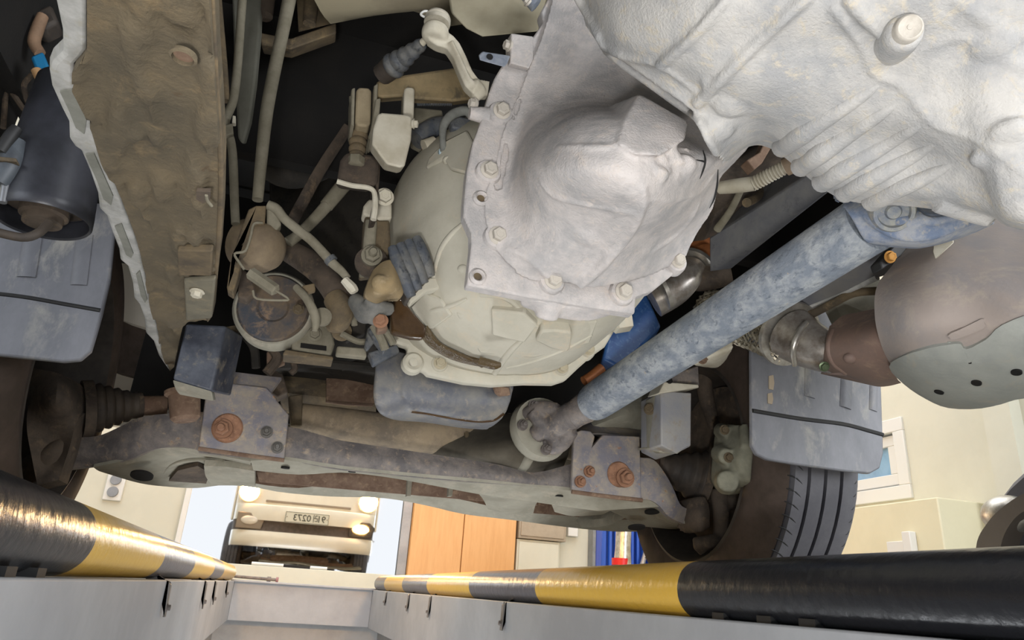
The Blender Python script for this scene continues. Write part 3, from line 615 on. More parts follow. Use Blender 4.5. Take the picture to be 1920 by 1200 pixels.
obj('flange', slab(PY(fo, 1.14), (0, .022, 0)), m_bell, bh, bevel=.004)
for px, py in ((825, 681), (1054, 689), (1104, 655)):
    p = P(px, py, 1.135); obj('bolt_boss', lathe(p+V((0, .02, 0)), p, [(0, .017), (.012, .016), (.017, .013)], 20), m_bell, bh); bolt(p, (0, -1, -.05), .0085, bh, mat('tan_bolt', 'b9ae95', 'a39a82', None, scale=50, rough=.75, bump=.2))
p = P(776, 678, 1.135); obj('ear', lathe(p+V((0, .02, 0)), p, [(0, .019), (.016, .018), (.02, .014), (.016, .008)], 20, False), m_bell, bh); obj('ear_hole', lathe(p+V((0, .012, 0)), p, [(0, .009), (.004, .009)], 16), m_dkbrown, bh)
p = P(1150, 606, 1.13); obj('lug', lathe(p+V((.03, 0, .01)), p, [(0, .02), (.03, .02), (.034, .016)], 6), m_bell, bh)
pd = [(923, 573, .010), (955, 575, .012), (985, 576, .014), (1008, 600, .012), (996, 618, .01), (984, 634, .009), (950, 628, .009), (924, 621, .009)]
obj('pad', raised(bhs, pd, 0, .02), m_bell, bh, bevel=.003)
obj('pad', raised(bhs, [(1003, 628, .012), (1013, 606, .016), (1040, 603, .018), (1068, 606, .018), (1066, 640, .014), (1060, 648, .012), (1030, 642, .012)], 0, .02), m_bell, bh, bevel=.004)
obj('pad', raised(bhs, [(838, 268, .006), (880, 250, .008), (905, 300, .01), (880, 330, .008), (850, 322, .008), (835, 300, .006), (800, 318, .004), (805, 300, .004)], 0, .02), m_bell, bh, bevel=.004)
obj('rib', rib(bhs, [(980, 636), (960, 655), (940, 680), (928, 700)], [5, 7, 7, 6], .2), m_bell, bh)
obj('rib', rib(bhs, [(950, 690), (1000, 678), (1060, 655), (1110, 628)], [3, 5, 5, 4], .4), m_bell, bh)
obj('rib', rib(bhs, [(868, 418), (845, 440), (825, 470), (812, 520), (815, 545)], [4, 7, 7, 6, 4], .5), m_bell, bh)
obj('rib', rib(bhs, [(875, 560), (850, 572), (820, 580), (790, 585)], [3, 5, 5, 3], .3), m_bell, bh)
obj('rib', rib(bhs, [(995, 600), (950, 560), (900, 552)], [6, 6, 6], .3), m_bell, bh)
obj('web', raised(bhs, [(778, 572, .01), (800, 545, .004), (830, 560, .006), (850, 590, .004), (812, 616, .006), (790, 600, .01)], 0, .02), m_bell, bh, bevel=.004)
obj('casting_step', raised(bhs, [(855, 585, .003), (1000, 610, .004), (1120, 600, .003), (1105, 640, .003), (1000, 668, .004), (900, 660, .003)], 0, .02), m_bell, bh, bevel=.003)
for px, py in ((840, 300), (868, 505)): obj('boss', lump(bhs, px, py, 12, (1, 1, .7), .2), m_bell, bh)

# ------------------------------------------------------------------ front suspension cross member, arms, axle, sump, propeller shaft
YR = 1.42
t = cm = thing('cross_member', P(760, 880, 1.5), 'long rust spotted black front cross member spanning below the engine', 'cross member')
top = [(395, 778), (470, 800), (540, 800), (590, 812), (640, 826), (720, 838), (800, 850), (880, 862), (940, 872), (1000, 886), (1070, 870), (1140, 850), (1205, 862)]
bot = [(372, 848), (450, 857), (533, 862), (590, 872), (640, 880), (720, 888), (800, 896), (880, 903), (940, 908), (1000, 913), (1072, 921), (1140, 930), (1210, 937)]
obj('rear_web', net([[(x, y, YR+.015) for x, y in top], [(x, (y+y2)/2, YR) for (x, y), (_, y2) in zip(top, bot)], [(x, y, YR+.004) for x, y in bot]], (0, .012, 0), 3, 3), m_steel, cm)
ob = [(470, 864), (533, 862), (640, 879), (800, 895), (940, 907), (1000, 912), (1072, 920), (1210, 936), (1240, 950)]
ob2 = [(475, 882), (560, 890), (640, 886), (720, 894), (800, 908), (900, 927), (980, 938), (1060, 950), (1120, 958)]
obj('lower_flange', net([[(x, y, YR+.002) for x, y in ob], [(x, y, YR+.06) for x, y in ob2]], (0, 0, .006), 3, 2), m_under, cm)
for px, py, rx in ((905, 902, 20), (805, 893, 8), (1048, 930, 8), (535, 877, 8), (660, 884, 7)):
    p = P(px, py, YR+.03); obj('hole', lathe(p+V((0, 0, -.0015)), p+V((0, 0, .004)), [(0, rx*mp(p)), (.003, rx*mp(p))], 20), m_void, cm)
# front beam, seen beyond the gap, its lower edge is the silhouette against the garage
fb1 = [(400, 885), (470, 905), (560, 915), (640, 905), (720, 918), (800, 925), (880, 940), (960, 958), (1060, 967), (1150, 975), (1240, 970)]
fb2 = [(380, 905), (440, 905), (520, 922), (620, 931), (720, 934), (800, 948), (870, 964), (960, 975), (1060, 988), (1160, 997), (1250, 994)]
Y2 = 1.82
obj('front_beam', net([[(x, y, Y2) for x, y in fb1], [(x, y, Y2+.05) for x, y in fb2]], (0, .0, .02), 3, 2), m_under, cm)
obj('front_web', net([[(x, y-34, Y2-.01) for x, y in fb1], [(x, y, Y2) for x, y in fb1]], (0, .02, 0), 3, 2), m_rust, cm)
for px in (765, 843): obj('gusset', slab(PP([(px, 898, 1.7), (px+8, 898, 1.7), (px+5, 930, 1.7), (px-2, 930, 1.7)]), (0, .02, 0)), m_under, cm)
obj('cast_pad', net([[(885, 912, 1.55), (960, 925, 1.55), (1015, 935, 1.55)], [(905, 935, 1.65), (960, 945, 1.65), (1005, 945, 1.65)], [(915, 955, 1.72), (960, 964, 1.72), (1000, 962, 1.72)]], (0, .02, .03), 3, 3), m_under, cm)
obj('stay', net([[(1030, 935, 1.5), (1060, 940, 1.5), (1150, 955, 1.5)], [(1040, 960, 1.62), (1075, 968, 1.62), (1130, 965, 1.62)]], (0, .02, .03), 3, 2), m_under, cm)
def bracketplate(outline, y, y_add=.012):
    o = obj('bracket_plate', slab(PY(outline, y), (0, y_add, 0)), m_rustplate, cm, bevel=.0025); return o
bracketplate([(387, 727), (412, 716), (500, 726), (515, 742), (520, 752), (542, 777), (533, 861), (470, 853), (372, 839)], YR-.02)
bracketplate([(1076, 812), (1090, 806), (1108, 808), (1116, 818), (1112, 835), (1130, 815), (1200, 818), (1203, 936), (1072, 921)], YR-.02)
obj('bracket_top', net([[(408, 693, 1.42), (460, 700, 1.42), (528, 708, 1.42)], [(400, 735, 1.40), (460, 742, 1.40), (505, 740, 1.40)]], (0, .02, 0), 3, 2), m_rustplate, cm)
obj('bracket_top', net([[(1084, 798, 1.50), (1120, 790, 1.50), (1209, 806, 1.50)], [(1086, 815, 1.44), (1130, 812, 1.44), (1205, 822, 1.44)]], (0, .02, .0), 3, 2), m_rustplate, cm)
obj('bracket_lip', tubep([(372, 841, YR-.02), (470, 855, YR-.02), (533, 863, YR-.02)], 4, n=8), m_rust, cm); obj('bracket_lip', tubep([(1072, 922, YR-.02), (1140, 931, YR-.02), (1204, 938, YR-.02)], 4, n=8), m_rust, cm)
m_rbolt = mat('rusty_bolt', '9a7055', '7d5a45', 'ab8467', scale=70, rough=.8, bump=.3)
for px, py, r, hx, hy in ((426, 802, 28, 418, 804), (1162, 889, 24, 1172, 896)):
    p = P(px, py, YR-.024); k = mp(p)
    obj('cam_washer', lathe(p+V((0, .006, 0)), p, [(0, r*k), (.004, r*k), (.007, r*k*.9), (.0075, r*.5*k)], 28), m_rbolt, cm)
    bolt(P(hx, hy, YR-.03), (-.1, -1, -.05), 13.5*k, cm, m_rbolt, 'stud')
for px, py in ((500, 810), (520, 839), (1105, 884), (1088, 903)):
    p = P(px, py, YR-.022); bolt(p, (0, -1, 0), 8.5*mp(p), cm, m_rbolt if px > 600 else mat('grey_bolt', '6d6962', '4f4c48', None, scale=60, rough=.6, bump=.2), 'stud')
# lower arms
t = la = thing('lower_arm', P(260, 850, 1.5), 'black pressed lower suspension arm on the left, rust flecked', 'suspension arm')
obj('web', net([[(120, 820, 1.52), (180, 818, 1.50), (225, 800, 1.48), (262, 783, 1.46), (310, 776, 1.44), (390, 772, 1.42)],
                [(110, 850, 1.51), (180, 848, 1.49), (230, 835, 1.47), (280, 815, 1.45), (330, 808, 1.43), (390, 806, 1.415)],
                [(130, 880, 1.52), (190, 872, 1.50), (240, 862, 1.47), (290, 842, 1.45), (345, 838, 1.43), (390, 850, 1.42)]], (0, .014, 0), 4, 4), m_steel, la)
obj('underside', net([[(175, 876, 1.50), (230, 864, 1.475), (285, 843, 1.455), (345, 840, 1.435), (400, 852, 1.43), (475, 866, 1.43)],
                      [(180, 880, 1.56), (240, 880, 1.56), (300, 872, 1.56), (350, 862, 1.55), (400, 858, 1.5), (470, 872, 1.5)],
                      [(185, 883, 1.62), (255, 900, 1.66), (310, 902, 1.70), (360, 895, 1.74), (420, 895, 1.78), (480, 900, 1.82)],
                      [(190, 885, 1.68), (262, 906, 1.74), (320, 913, 1.78), (370, 915, 1.82), (430, 909, 1.85), (490, 916, 1.88)]], (0, 0, .006), 4, 3), m_under, la)
for px, py, rx, ry in ((268, 886, 20, 1), (242, 861, 12, 1), (281, 852, 11, 1)):
    p = P(px, py, 1.54); obj('hole', lathe(p+V((0, -.004, -.008)), p+V((0, 0, .004)), [(0, rx*mp(p)), (.004, rx*mp(p))], 20), m_void, la)
obj('rib', tubep([(300, 895, 1.68), (320, 872, 1.58), (355, 862, 1.54), (420, 862, 1.5)], 4), m_under, la)
obj('cavity', slab(PP([(318, 895, 1.67), (335, 875, 1.6), (372, 866, 1.57), (395, 880, 1.62), (388, 900, 1.72)]), (0, 0, -.008)), m_dkbrown, la)
obj('bush_tube', net([[(385, 862, 1.5), (430, 864, 1.5), (480, 872, 1.5)], [(388, 882, 1.6), (430, 890, 1.6), (480, 890, 1.6)], [(400, 900, 1.7), (440, 900, 1.7), (480, 902, 1.7)]], (0, 0, -.012), 3, 3), m_under, la)
t = ra = thing('lower_arm', P(1250, 930, 1.5), 'rusty pressed lower suspension arm on the right beside the grooved tyre', 'suspension arm')
obj('web', net([[(1200, 858, 1.42), (1225, 862, 1.42), (1245, 885, 1.42), (1262, 915, 1.42), (1275, 945, 1.43), (1290, 955, 1.45)],
                [(1200, 895, 1.41), (1222, 897, 1.41), (1240, 915, 1.41), (1255, 938, 1.415), (1268, 958, 1.43), (1285, 968, 1.45)],
                [(1200, 936, 1.42), (1220, 938, 1.42), (1238, 950, 1.42), (1250, 965, 1.43), (1265, 975, 1.44), (1282, 982, 1.46)]], (0, .014, 0), 4, 4), m_rustplate, ra)
obj('underside', net([[(1110, 928, 1.44), (1160, 936, 1.44), (1205, 938, 1.43), (1235, 950, 1.43), (1252, 968, 1.44), (1285, 982, 1.46)],
                      [(1125, 948, 1.55), (1180, 950, 1.55), (1210, 962, 1.54), (1235, 972, 1.53), (1255, 980, 1.53), (1280, 988, 1.53)],
                      [(1180, 975, 1.68), (1195, 985, 1.68), (1215, 988, 1.66), (1235, 990, 1.64), (1255, 992, 1.63), (1275, 992, 1.62)]], (0, 0, .006), 4, 3), m_under, ra)
obj('inner_curve', net([[(1090, 990, 1.80), (1140, 985, 1.72), (1180, 965, 1.62), (1180, 950, 1.56)], [(1080, 975, 1.84), (1130, 970, 1.78), (1172, 955, 1.70), (1176, 940, 1.66)]], (0, .004, .02), 4, 2), m_under, ra)
for px, py, rx in ((1222, 956, 14), (1193, 985, 16), (1090, 930, 7)):
    p = P(px, py, 1.48); obj('hole', lathe(p+V((0, -.002, -.006)), p+V((0, 0, .004)), [(0, rx*mp(p)), (.004, rx*mp(p))], 20), m_void, ra)

# hub carriers
t = k1 = thing('hub_carrier', P(100, 800, 1.5), 'dim brown hub carrier left of the ribbed drive shaft boot', 'hub carrier')
obj('casting', net([[(60, 690, 1.44), (110, 700, 1.40), (150, 720, 1.44)], [(55, 740, 1.43), (105, 745, 1.36), (150, 760, 1.43)], [(50, 800, 1.43), (100, 800, 1.43), (140, 800, 1.43)], [(60, 860, 1.43), (100, 850, 1.45), (130, 840, 1.43)], [(70, 910, 1.44), (90, 905, 1.43), (110, 900, 1.44)]], (0, .06, 0), 4, 4), m_dkbrown, k1)
obj('boss', tubep([(110, 790, 1.46), (150, 800, 1.46)], [32, 26], sm=2), m_dkbrown, k1); obj('ball_joint', ell(P(112, 845, 1.46), .02), m_dkbrown, k1); obj('arm', tubep([(60, 880, 1.5), (90, 860, 1.46), (130, 830, 1.46)], [26, 24, 20]), m_dkbrown, k1)
p = P(121, 780, 1.44); bolt(p, (0, -1, -.1), .012, k1, m_rubber)
t = k2 = thing('brake_caliper', P(1370, 850, 1.52), 'grey green brake caliper and hub carrier inside the right wheel', 'brake caliper')
YK = 1.48
cal = net([[(1342, 800, 1.38), (1362, 795, 1.33), (1390, 797, 1.28), (1412, 810, 1.255)], [(1338, 835, 1.37), (1362, 830, 1.31), (1390, 832, 1.255), (1414, 838, 1.245)], [(1334, 875, 1.37), (1358, 872, 1.30), (1386, 870, 1.25), (1410, 875, 1.245)], [(1335, 900, 1.38), (1358, 905, 1.32), (1386, 900, 1.27), (1408, 902, 1.255)], [(1350, 920, 1.39), (1370, 925, 1.36), (1388, 920, 1.32), (1404, 915, 1.29)]], (.03, .05, .0), 4, 4)
cal += tubep([(1350, 850, 1.33), (1362, 856, 1.28)], [19, 15], sm=2); cal += tubep([(1352, 808, 1.35), (1360, 808, 1.31)], [16, 11], sm=2); cal += tubep([(1362, 905, 1.31), (1364, 902, 1.27)], [24, 20], sm=2); cal += tubep([(1395, 800, 1.27), (1398, 840, 1.25)], [10, 10], sm=2)
obj('body', cal, mat('caliper_green_grey', '8c8a78', '6f6d5e', None, scale=16, rough=.8, bump=.35), k2, fuse=.004, relax=3)
for px, py in ((1358, 806), (1366, 858)): bolt(P(px, py, 1.275), (-.2, -1, -.1), .008, k2, m_brown)
kn = net([[(1295, 935, 1.44), (1320, 930, 1.42), (1330, 945, 1.43)], [(1290, 960, 1.44), (1315, 955, 1.41), (1332, 960, 1.42)], [(1292, 990, 1.45), (1315, 998, 1.42), (1332, 990, 1.43)]], (0, .06, 0), 3, 3)
kn += tubep([(1348, 920, 1.46), (1352, 960, 1.45), (1352, 1020, 1.45)], [17, 16, 14]); kn += tubep([(1300, 1020, 1.45), (1325, 1018, 1.44), (1358, 1012, 1.45)], [12, 14, 14]); kn += tubep([(1310, 1022, 1.45), (1320, 1035, 1.45)], [12, 10], sm=2)
kn += tubep([(1355, 985, 1.46), (1368, 1000, 1.46), (1365, 1020, 1.46)], [12, 14, 10]); kn += tubep([(1352, 945, 1.46), (1376, 940, 1.45), (1392, 940, 1.46)], [14, 16, 12]); kn += ell(P(1388, 965, 1.47), .02)
obj('carrier', kn, m_dkbrown, k2, fuse=.004, relax=3)
for i in range(3): obj('pin_boot', tubep([(1388+i*7, 945+i*2, 1.45), (1392+i*7, 948+i*2, 1.45)], [15, 15], sm=1), m_rubber, k2)
obj('brake_hose', tubep([(1332, 740, 1.56), (1338, 770, 1.52), (1345, 800, 1.5), (1338, 840, 1.47), (1335, 860, 1.46)], 8), m_rubber, k2)
obj('dust_shield', lathe(V((.93, 1.51, .33)), V((1.0, 1.51, .33)), [(.05, .19), (.055, .19), (.055, .05), (.05, .05)], 48, False, True), m_dkbrown, k2)
obj('strut_link', tubep([(1318, 700, 1.5), (1325, 750, 1.5), (1340, 800, 1.52)], [16, 14, 12]), m_dkbrown, k2)

# drive shafts with ribbed boots
def cv(a, b, c, r0, r1, n, label):
    t = thing('drive_shaft', b, label, 'drive shaft'); k = mp(b)
    obj('boot', bellows(a, b, r0*k, r1*k, n, .16), m_rubber, t)
    d_ = (b-a).normalized(); obj('clamp', lathe(b-d_*.012, b+d_*.02, [(0, r1*k*1.02), (.0, r1*k*.9), (.018, r1*k*.9), (.018, r1*k*1.02)], 28, False, True), m_dkbrown, t)
    obj('clamp', lathe(a-d_*.004, a+d_*.02, [(0, r0*k*.95), (.012, r0*k*.95)], 20), m_dkbrown, t)
    obj('shaft', tube([c, a+d_*.02], [r0*k*.75]*2, 16, 1), m_rust, t)
    return t
cv(P(262, 760, 1.53), P(160, 766, 1.50), P(312, 760, 1.54), 26, 52, 6, 'left front drive shaft with a black ribbed rubber boot')
cv(P(1236, 872, 1.53), P(1322, 898, 1.50), P(1195, 868, 1.54), 22, 52, 5, 'right front drive shaft with a black ribbed rubber boot beside the caliper')

# axle tube and differential
t = df = thing('front_axle', P(880, 850, 1.6), 'dusty front axle tube and differential housing behind the cross member', 'axle')
obj('axle_tube', tubep([(560, 784, 1.60), (640, 795, 1.60), (760, 812, 1.60), (880, 830, 1.60)], [28, 30, 32, 34], n=24), mat('axle_dust', '9c8a70', '75695a', 'a6947a', scale=12, rough=.8, bump=.4), df)
obj('clamp', slab(PP([(540, 742, 1.56), (568, 738, 1.56), (566, 800, 1.56), (545, 800, 1.56)]), (0, .03, 0)), m_brown, df, bevel=.004)
df_ = net([[(790, 800, 1.62), (850, 805, 1.6), (920, 800, 1.55), (985, 790, 1.55), (1060, 780, 1.62)], [(800, 840, 1.60), (850, 845, 1.54), (920, 845, 1.45), (985, 830, 1.46), (1070, 830, 1.6)], [(830, 880, 1.60), (870, 880, 1.56), (930, 880, 1.47), (990, 880, 1.48), (1060, 870, 1.6)], [(860, 905, 1.66), (890, 910, 1.64), (940, 915, 1.6), (990, 910, 1.6), (1040, 900, 1.66)]], (0, .12, .05), 4, 4)
obj('differential', df_, mat('diff_grey', '6d6659', '565147', None, scale=10, rough=.85, bump=.3), df, fuse=.005, relax=4)
obj('rib', tubep([(875, 812, 1.555), (880, 850, 1.54), (888, 880, 1.55)], 5), m_brown, df); obj('rib', tubep([(950, 905, 1.52), (985, 870, 1.46), (1000, 840, 1.46)], [8, 10, 8]), m_under, df)
obj('long_tube', tubep([(1060, 830, 1.62), (1140, 850, 1.62), (1230, 868, 1.58)], [30, 24, 20]), m_brown, df)

t = thing('steering_rack', P(620, 735, 1.6), 'brown dusty steering rack and beam above the axle tube', 'steering rack')
obj('housing', net([[(525, 700, 1.66), (610, 712, 1.66), (705, 722, 1.66)], [(525, 735, 1.62), (610, 745, 1.62), (705, 755, 1.62)], [(530, 765, 1.66), (610, 775, 1.66), (705, 785, 1.66)]], (0, .05, 0), 3, 3), m_brown, t)
obj('sleeve', net([[(612, 708, 1.64), (650, 712, 1.62), (702, 715, 1.62)], [(612, 750, 1.60), (650, 753, 1.59), (702, 756, 1.59)]], (0, .05, 0), 2, 2), m_rust, t)
obj('mount', slab(PP([(505, 690, 1.5), (530, 700, 1.5), (540, 735, 1.5), (520, 745, 1.5), (500, 730, 1.5)]), (0, .05, 0)), m_dkbrown, t, bevel=.003)
obj('rail', slab(PP([(540, 882, 1.78), (480, 885, 1.78), (485, 905, 1.8), (1010, 950, 1.8), (1000, 925, 1.78), (760, 895, 1.78)]), (0, .01, .06)), m_rust, t, bevel=.003)

# sump
t = op = thing('oil_sump', P(830, 790, 1.2), 'black pressed steel oil sump under the tan clutch housing', 'sump')
rows = [[(705, 655, 1.20), (760, 662, 1.20), (860, 690, 1.20), (965, 700, 1.20)],
        [(703, 700, 1.19), (765, 695, 1.185), (860, 712, 1.185), (963, 728, 1.20)],
        [(700, 745, 1.19), (762, 735, 1.18), (850, 750, 1.18), (955, 760, 1.20)],
        [(712, 776, 1.20), (775, 768, 1.195), (855, 780, 1.20), (942, 785, 1.22)],
        [(740, 788, 1.24), (790, 788, 1.24), (855, 798, 1.25), (920, 803, 1.26)],
        [(775, 790, 1.30), (810, 794, 1.30), (860, 802, 1.32), (910, 806, 1.33)]]
pn = net(rows, (.01, .12, .05), 5, 5); sp = surf(pn)
pn += rib(sp, [(766, 690), (758, 735), (775, 768)], 7, .4)
obj('pan', pn, m_pan, op, fuse=.004, relax=3)
obj('oil_seam', rib(sp, [(772, 772), (800, 776), (840, 783), (890, 790), (925, 788), (945, 775)], 3.5, .3), m_oil, op)
obj('tab', slab(PP([(925, 722, 1.17), (955, 726, 1.17), (958, 740, 1.17), (938, 742, 1.17), (930, 736, 1.17)]), (0, .01, 0)), m_rust, op, bevel=.002)

# propeller shaft
a, b = P(1110, 757, 1.275), P(1630, 418, .605)
t = ps = thing('propeller_shaft', (a+b)/2, 'long dusty blue black propeller shaft running diagonally to the right', 'propeller shaft')
d_ = (b-a).normalized(); r = .0375; L = (b-a).length
obj('tube', lathe(a, b, [(0, r*.82), (.004, r*.95), (.016, r), (.06, r*1.01), (.07, r)]+[(L*i/8, r) for i in range(1, 9)], 48), m_shaft, ps)
c0 = P(1055, 790, 1.35)
obj('yoke_neck', lathe(c0, a+d_*.01, [(0, .030), ((a-c0).length*.5, .028), ((a-c0).length*.8, .031), ((a-c0).length+.008, .027)], 28), m_steel, ps)
c1 = P(1012, 806, 1.40); ax = (c1-c0).normalized()
dk = obj('flange', lathe(c1, c1-d_, [(-.02, .064), (.0, .068), (.008, .066), (.009, .03)], 40), m_under, ps)
j = tubep([(1030, 798, 1.36), (1045, 793, 1.345), (1075, 778, 1.32)], [20, 26, 27], n=14); j += tubep([(985, 778, 1.385), (1012, 768, 1.36), (1045, 770, 1.335)], [13, 17, 15]); j += tubep([(1022, 842, 1.385), (1050, 832, 1.36), (1072, 805, 1.33)], [13, 17, 15]); j += tubep([(996, 772, 1.36), (1022, 802, 1.355), (1048, 836, 1.36)], [12, 15, 12]); j += tubep([(1005, 815, 1.375), (1022, 802, 1.355), (1050, 780, 1.34)], [18, 16, 14])
obj('universal_joint', j, m_steel, ps, fuse=.003, relax=3)
for px, py in ((980, 797), (1024, 843), (1000, 760), (1062, 826)): bolt(P(px, py, 1.365), -d_*-1, .0085, ps, m_steel, 'stud')
rows = [[(1555, 372, .62), (1600, 372, .60), (1660, 375, .575), (1730, 380, .55), (1800, 385, .53), (1860, 390, .51)], [(1590, 400, .59), (1640, 405, .565), (1690, 410, .54), (1750, 410, .52), (1810, 405, .51), (1860, 400, .50)], [(1620, 450, .595), (1670, 455, .575), (1720, 458, .555), (1770, 448, .54), (1815, 432, .53), (1865, 412, .515)], [(1640, 462, .62), (1690, 465, .60), (1725, 466, .59), (1775, 455, .57), (1820, 440, .56), (1865, 420, .54)]]
yk = net(rows, (.02, .03, .05), 4, 4); sy = surf(yk)
p = hit(sy, 1675, 403, .006); ca = V((-.42, -.58, -.68)).normalized(); obj('bearing_cap', lathe(p-ca*.02, p, [(0, .024), (.024, .0235), (.030, .021), (.030, .017), (.024, .016), (.024, .009), (.028, .007), (.029, .001)], 28), mat('cap_dust', '9a9a92', '747b86', 'a59e90', scale=40, rough=.8, bump=.5), ps)
yk += rib(sy, [(1605, 380), (1640, 415), (1690, 442), (1750, 440), (1815, 418)], [8, 12, 12, 12, 8], .2)
yk += rib(sy, [(1710, 392), (1745, 415), (1800, 405)], [6, 9, 7], .2)
obj('rear_yoke', yk, mat('blue_dust_paint', '6e7c93', '9a9da3', 'aaa59b', scale=32, rough=.75, bump=.7, lo=.42, hi=.58), ps, fuse=.002, relax=2)
obj('yoke_arm', slab(PP([(1795, 378, .50), (1850, 375, .49), (1868, 400, .49), (1830, 425, .50)]), (0, .03, .03)), m_white, ps, bevel=.005)

# right hand bump stop bracket
t = thing('bump_stop_bracket', P(1265, 790, 1.28), 'grey dusty box bracket hanging right of the driveshaft, beside the wheel', 'bracket')
YB = 1.27
fx = PY([(1239, 733), (1297, 736), (1296, 836), (1240, 830)], YB)
obj('box', slab([fx[0], fx[1], fx[2], P(1269, 850, YB), P(1240, 835, YB)], (.0, .09, 0)), mat('bracket_grey', '8c8e95', 'a09d98', '938877', scale=9, rough=.6, bump=.3, spot=.02, spotc='a08668'), t, bevel=.003)
obj('side', slab(PP([(1211, 749, 1.33), (1238, 735, 1.275), (1241, 836, 1.275), (1213, 843, 1.33)]), (.03, .06, 0)), m_under, t, bevel=.003)
obj('foot', slab(PP([(1212, 842, 1.33), (1240, 832, 1.275), (1296, 836, 1.275), (1269, 850, 1.27), (1240, 850, 1.3)]), (0, .05, .008)), m_under, t, bevel=.002)
obj('ledge', slab(PP([(1246, 716, 1.255), (1310, 721, 1.255), (1311, 727, 1.255), (1235, 738, 1.255)]), (0, .05, .004)), m_white, t, bevel=.002)
obj('upper_plate', slab(PP([(1252, 705, 1.29), (1310, 685, 1.29), (1312, 724, 1.29), (1250, 718, 1.29)]), (0, .03, .0)), m_steel, t, bevel=.003)
bolt(P(1219, 767, 1.31), (-.7, -.7, 0), .010, t, m_brown)
p = P(1256, 714, 1.25); obj('hole', lathe(p+V((0, .002, 0)), p, [(0, .006), (.003, .006)], 16), m_void, t)
t = thing('frame_bracket', P(1340, 665, 1.25), 'pale dusty cast frame bracket tucked under the driveshaft', 'bracket')
cb_ = net([[(1290, 665, 1.22), (1330, 645, 1.18), (1378, 640, 1.15)], [(1300, 684, 1.20), (1335, 668, 1.16), (1374, 655, 1.15)], [(1318, 688, 1.24), (1345, 690, 1.22), (1362, 675, 1.2)]], (0, .03, .03), 3, 3)
obj('casting', cb_, m_white, t, fuse=.003, relax=3); bolt(P(1316, 672, 1.18), (0, -1, -.2), .009, t, m_rust)
t = thing('diff_mount', P(1180, 770, 1.5), 'grey green differential mount behind the propeller shaft', 'mount')
obj('plate', net([[(1120, 775, 1.5), (1170, 750, 1.48), (1235, 735, 1.5)], [(1110, 800, 1.48), (1165, 780, 1.44), (1230, 770, 1.48)], [(1110, 815, 1.5), (1160, 808, 1.5), (1225, 810, 1.5)]], (0, .06, .02), 3, 3), m_under, t)
bolt(P(1218, 768, 1.42), (-.3, -1, 0), .011, t, m_brown)
# left frame end box and bump stop cup
t = thing('frame_rail_end', P(365, 690, 1.2), 'blue black painted frame box end on the left above the bolted bracket', 'frame rail')
obj('box', slab(PY([(348, 607), (424, 611), (397, 735), (323, 712)], 1.18), (.02, .10, .02)), mat('worn_blue_black', '30343f', '4f535c', '767066', scale=16, rough=.5, bump=.35, spot=.0, spotc='8b7a60'), t, bevel=.004, seg=3)
obj('foot', slab(PP([(323, 712, 1.178), (397, 734, 1.178), (402, 734, 1.25), (330, 722, 1.25)]), (0, .05, -.004)), m_under, t, bevel=.002)
obj('side', slab(PP([(424, 612, 1.19), (450, 608, 1.27), (412, 720, 1.27), (397, 733, 1.19)]), (.0, .02, 0)), m_brown, t, bevel=.002)
t = thing('bump_stop', P(345, 760, 1.35), 'round brown rubber bump stop below the blue black frame end', 'bump stop')
q = P(345, 735, 1.36); k = mp(q); obj('cup', lathe(P(345, 732, 1.36), P(347, 775, 1.36), [(0, 34*k), (.006, 34*k), (.010, 28*k), (.05, 26*k), (.056, 20*k)], 28), m_rust, t); obj('seat', lathe(P(347, 765, 1.36), P(347, 785, 1.36), [(0, 20*k), (.02, 22*k)], 24), m_dkbrown, t)

# ------------------------------------------------------------------ left side: guard, canister, pipes, mounts
ZG = .352
t = tg = thing('rail_guard', P(250, 300, -ZG), 'long mud caked tan guard plate with a scalloped pale flange, left', 'guard plate')
ol = [(156, -150), (162, 0), (163, 95), (150, 112), (140, 122), (139, 160), (162, 205), (185, 270), (215, 345), (240, 410), (262, 470), (282, 560), (300, 640), (318, 697), (326, 690), (336, 640), (342, 615), (352, 604), (392, 601), (399, 590), (404, 520), (411, 470), (415, 400), (416, 300), (410, 200), (402, 100), (397, 0), (388, -150)]
pts = [P(a, b, -ZG) for a, b in ol]
import bmesh
def fillplate(pts, z0, th, cell=.012, amp=.003, seed=1):
    """A level plate with caked mud: dense lower face pushed down unevenly."""
    from mathutils import noise
    bm = bmesh.new(); f = bm.faces.new([bm.verts.new(q) for q in pts]); 
    r = bmesh.ops.extrude_face_region(bm, geom=[f]); vs = [e for e in r['geom'] if isinstance(e, bmesh.types.BMVert)]
    for v_ in vs: v_.co.z += th
    xs = [q.x for q in pts]; ys = [q.y for q in pts]
    x = min(xs)+cell
    while x < max(xs):
        bmesh.ops.bisect_plane(bm, geom=bm.verts[:]+bm.edges[:]+bm.faces[:], plane_co=(x, 0, 0), plane_no=(1, 0, 0)); x += cell
    y = min(ys)+cell
    while y < max(ys):
        bmesh.ops.bisect_plane(bm, geom=bm.verts[:]+bm.edges[:]+bm.faces[:], plane_co=(0, y, 0), plane_no=(0, 1, 0)); y += cell*1.4
    for v_ in bm.verts:
        if v_.co.z < z0+th*.5:
            n = noise.fractal(V((v_.co.x*32, v_.co.y*9, seed)), 1.0, 2.0, 5); s_ = noise.noise(V((v_.co.x*60, v_.co.y*14, seed+5)))
            v_.co.z -= amp*(max(-.3, n)+(.9 if n+.4*s_ > .12 else 0))
    g = G().add([v_.co.copy() for v_ in bm.verts], []); bm.verts.index_update()
    g.f = [tuple(v_.index for v_ in f.verts) for f in bm.faces]; bm.free(); return g
obj('guard_plate', fillplate(pts, ZG, .02, .005, .0055), m_tan, tg, smooth=60)
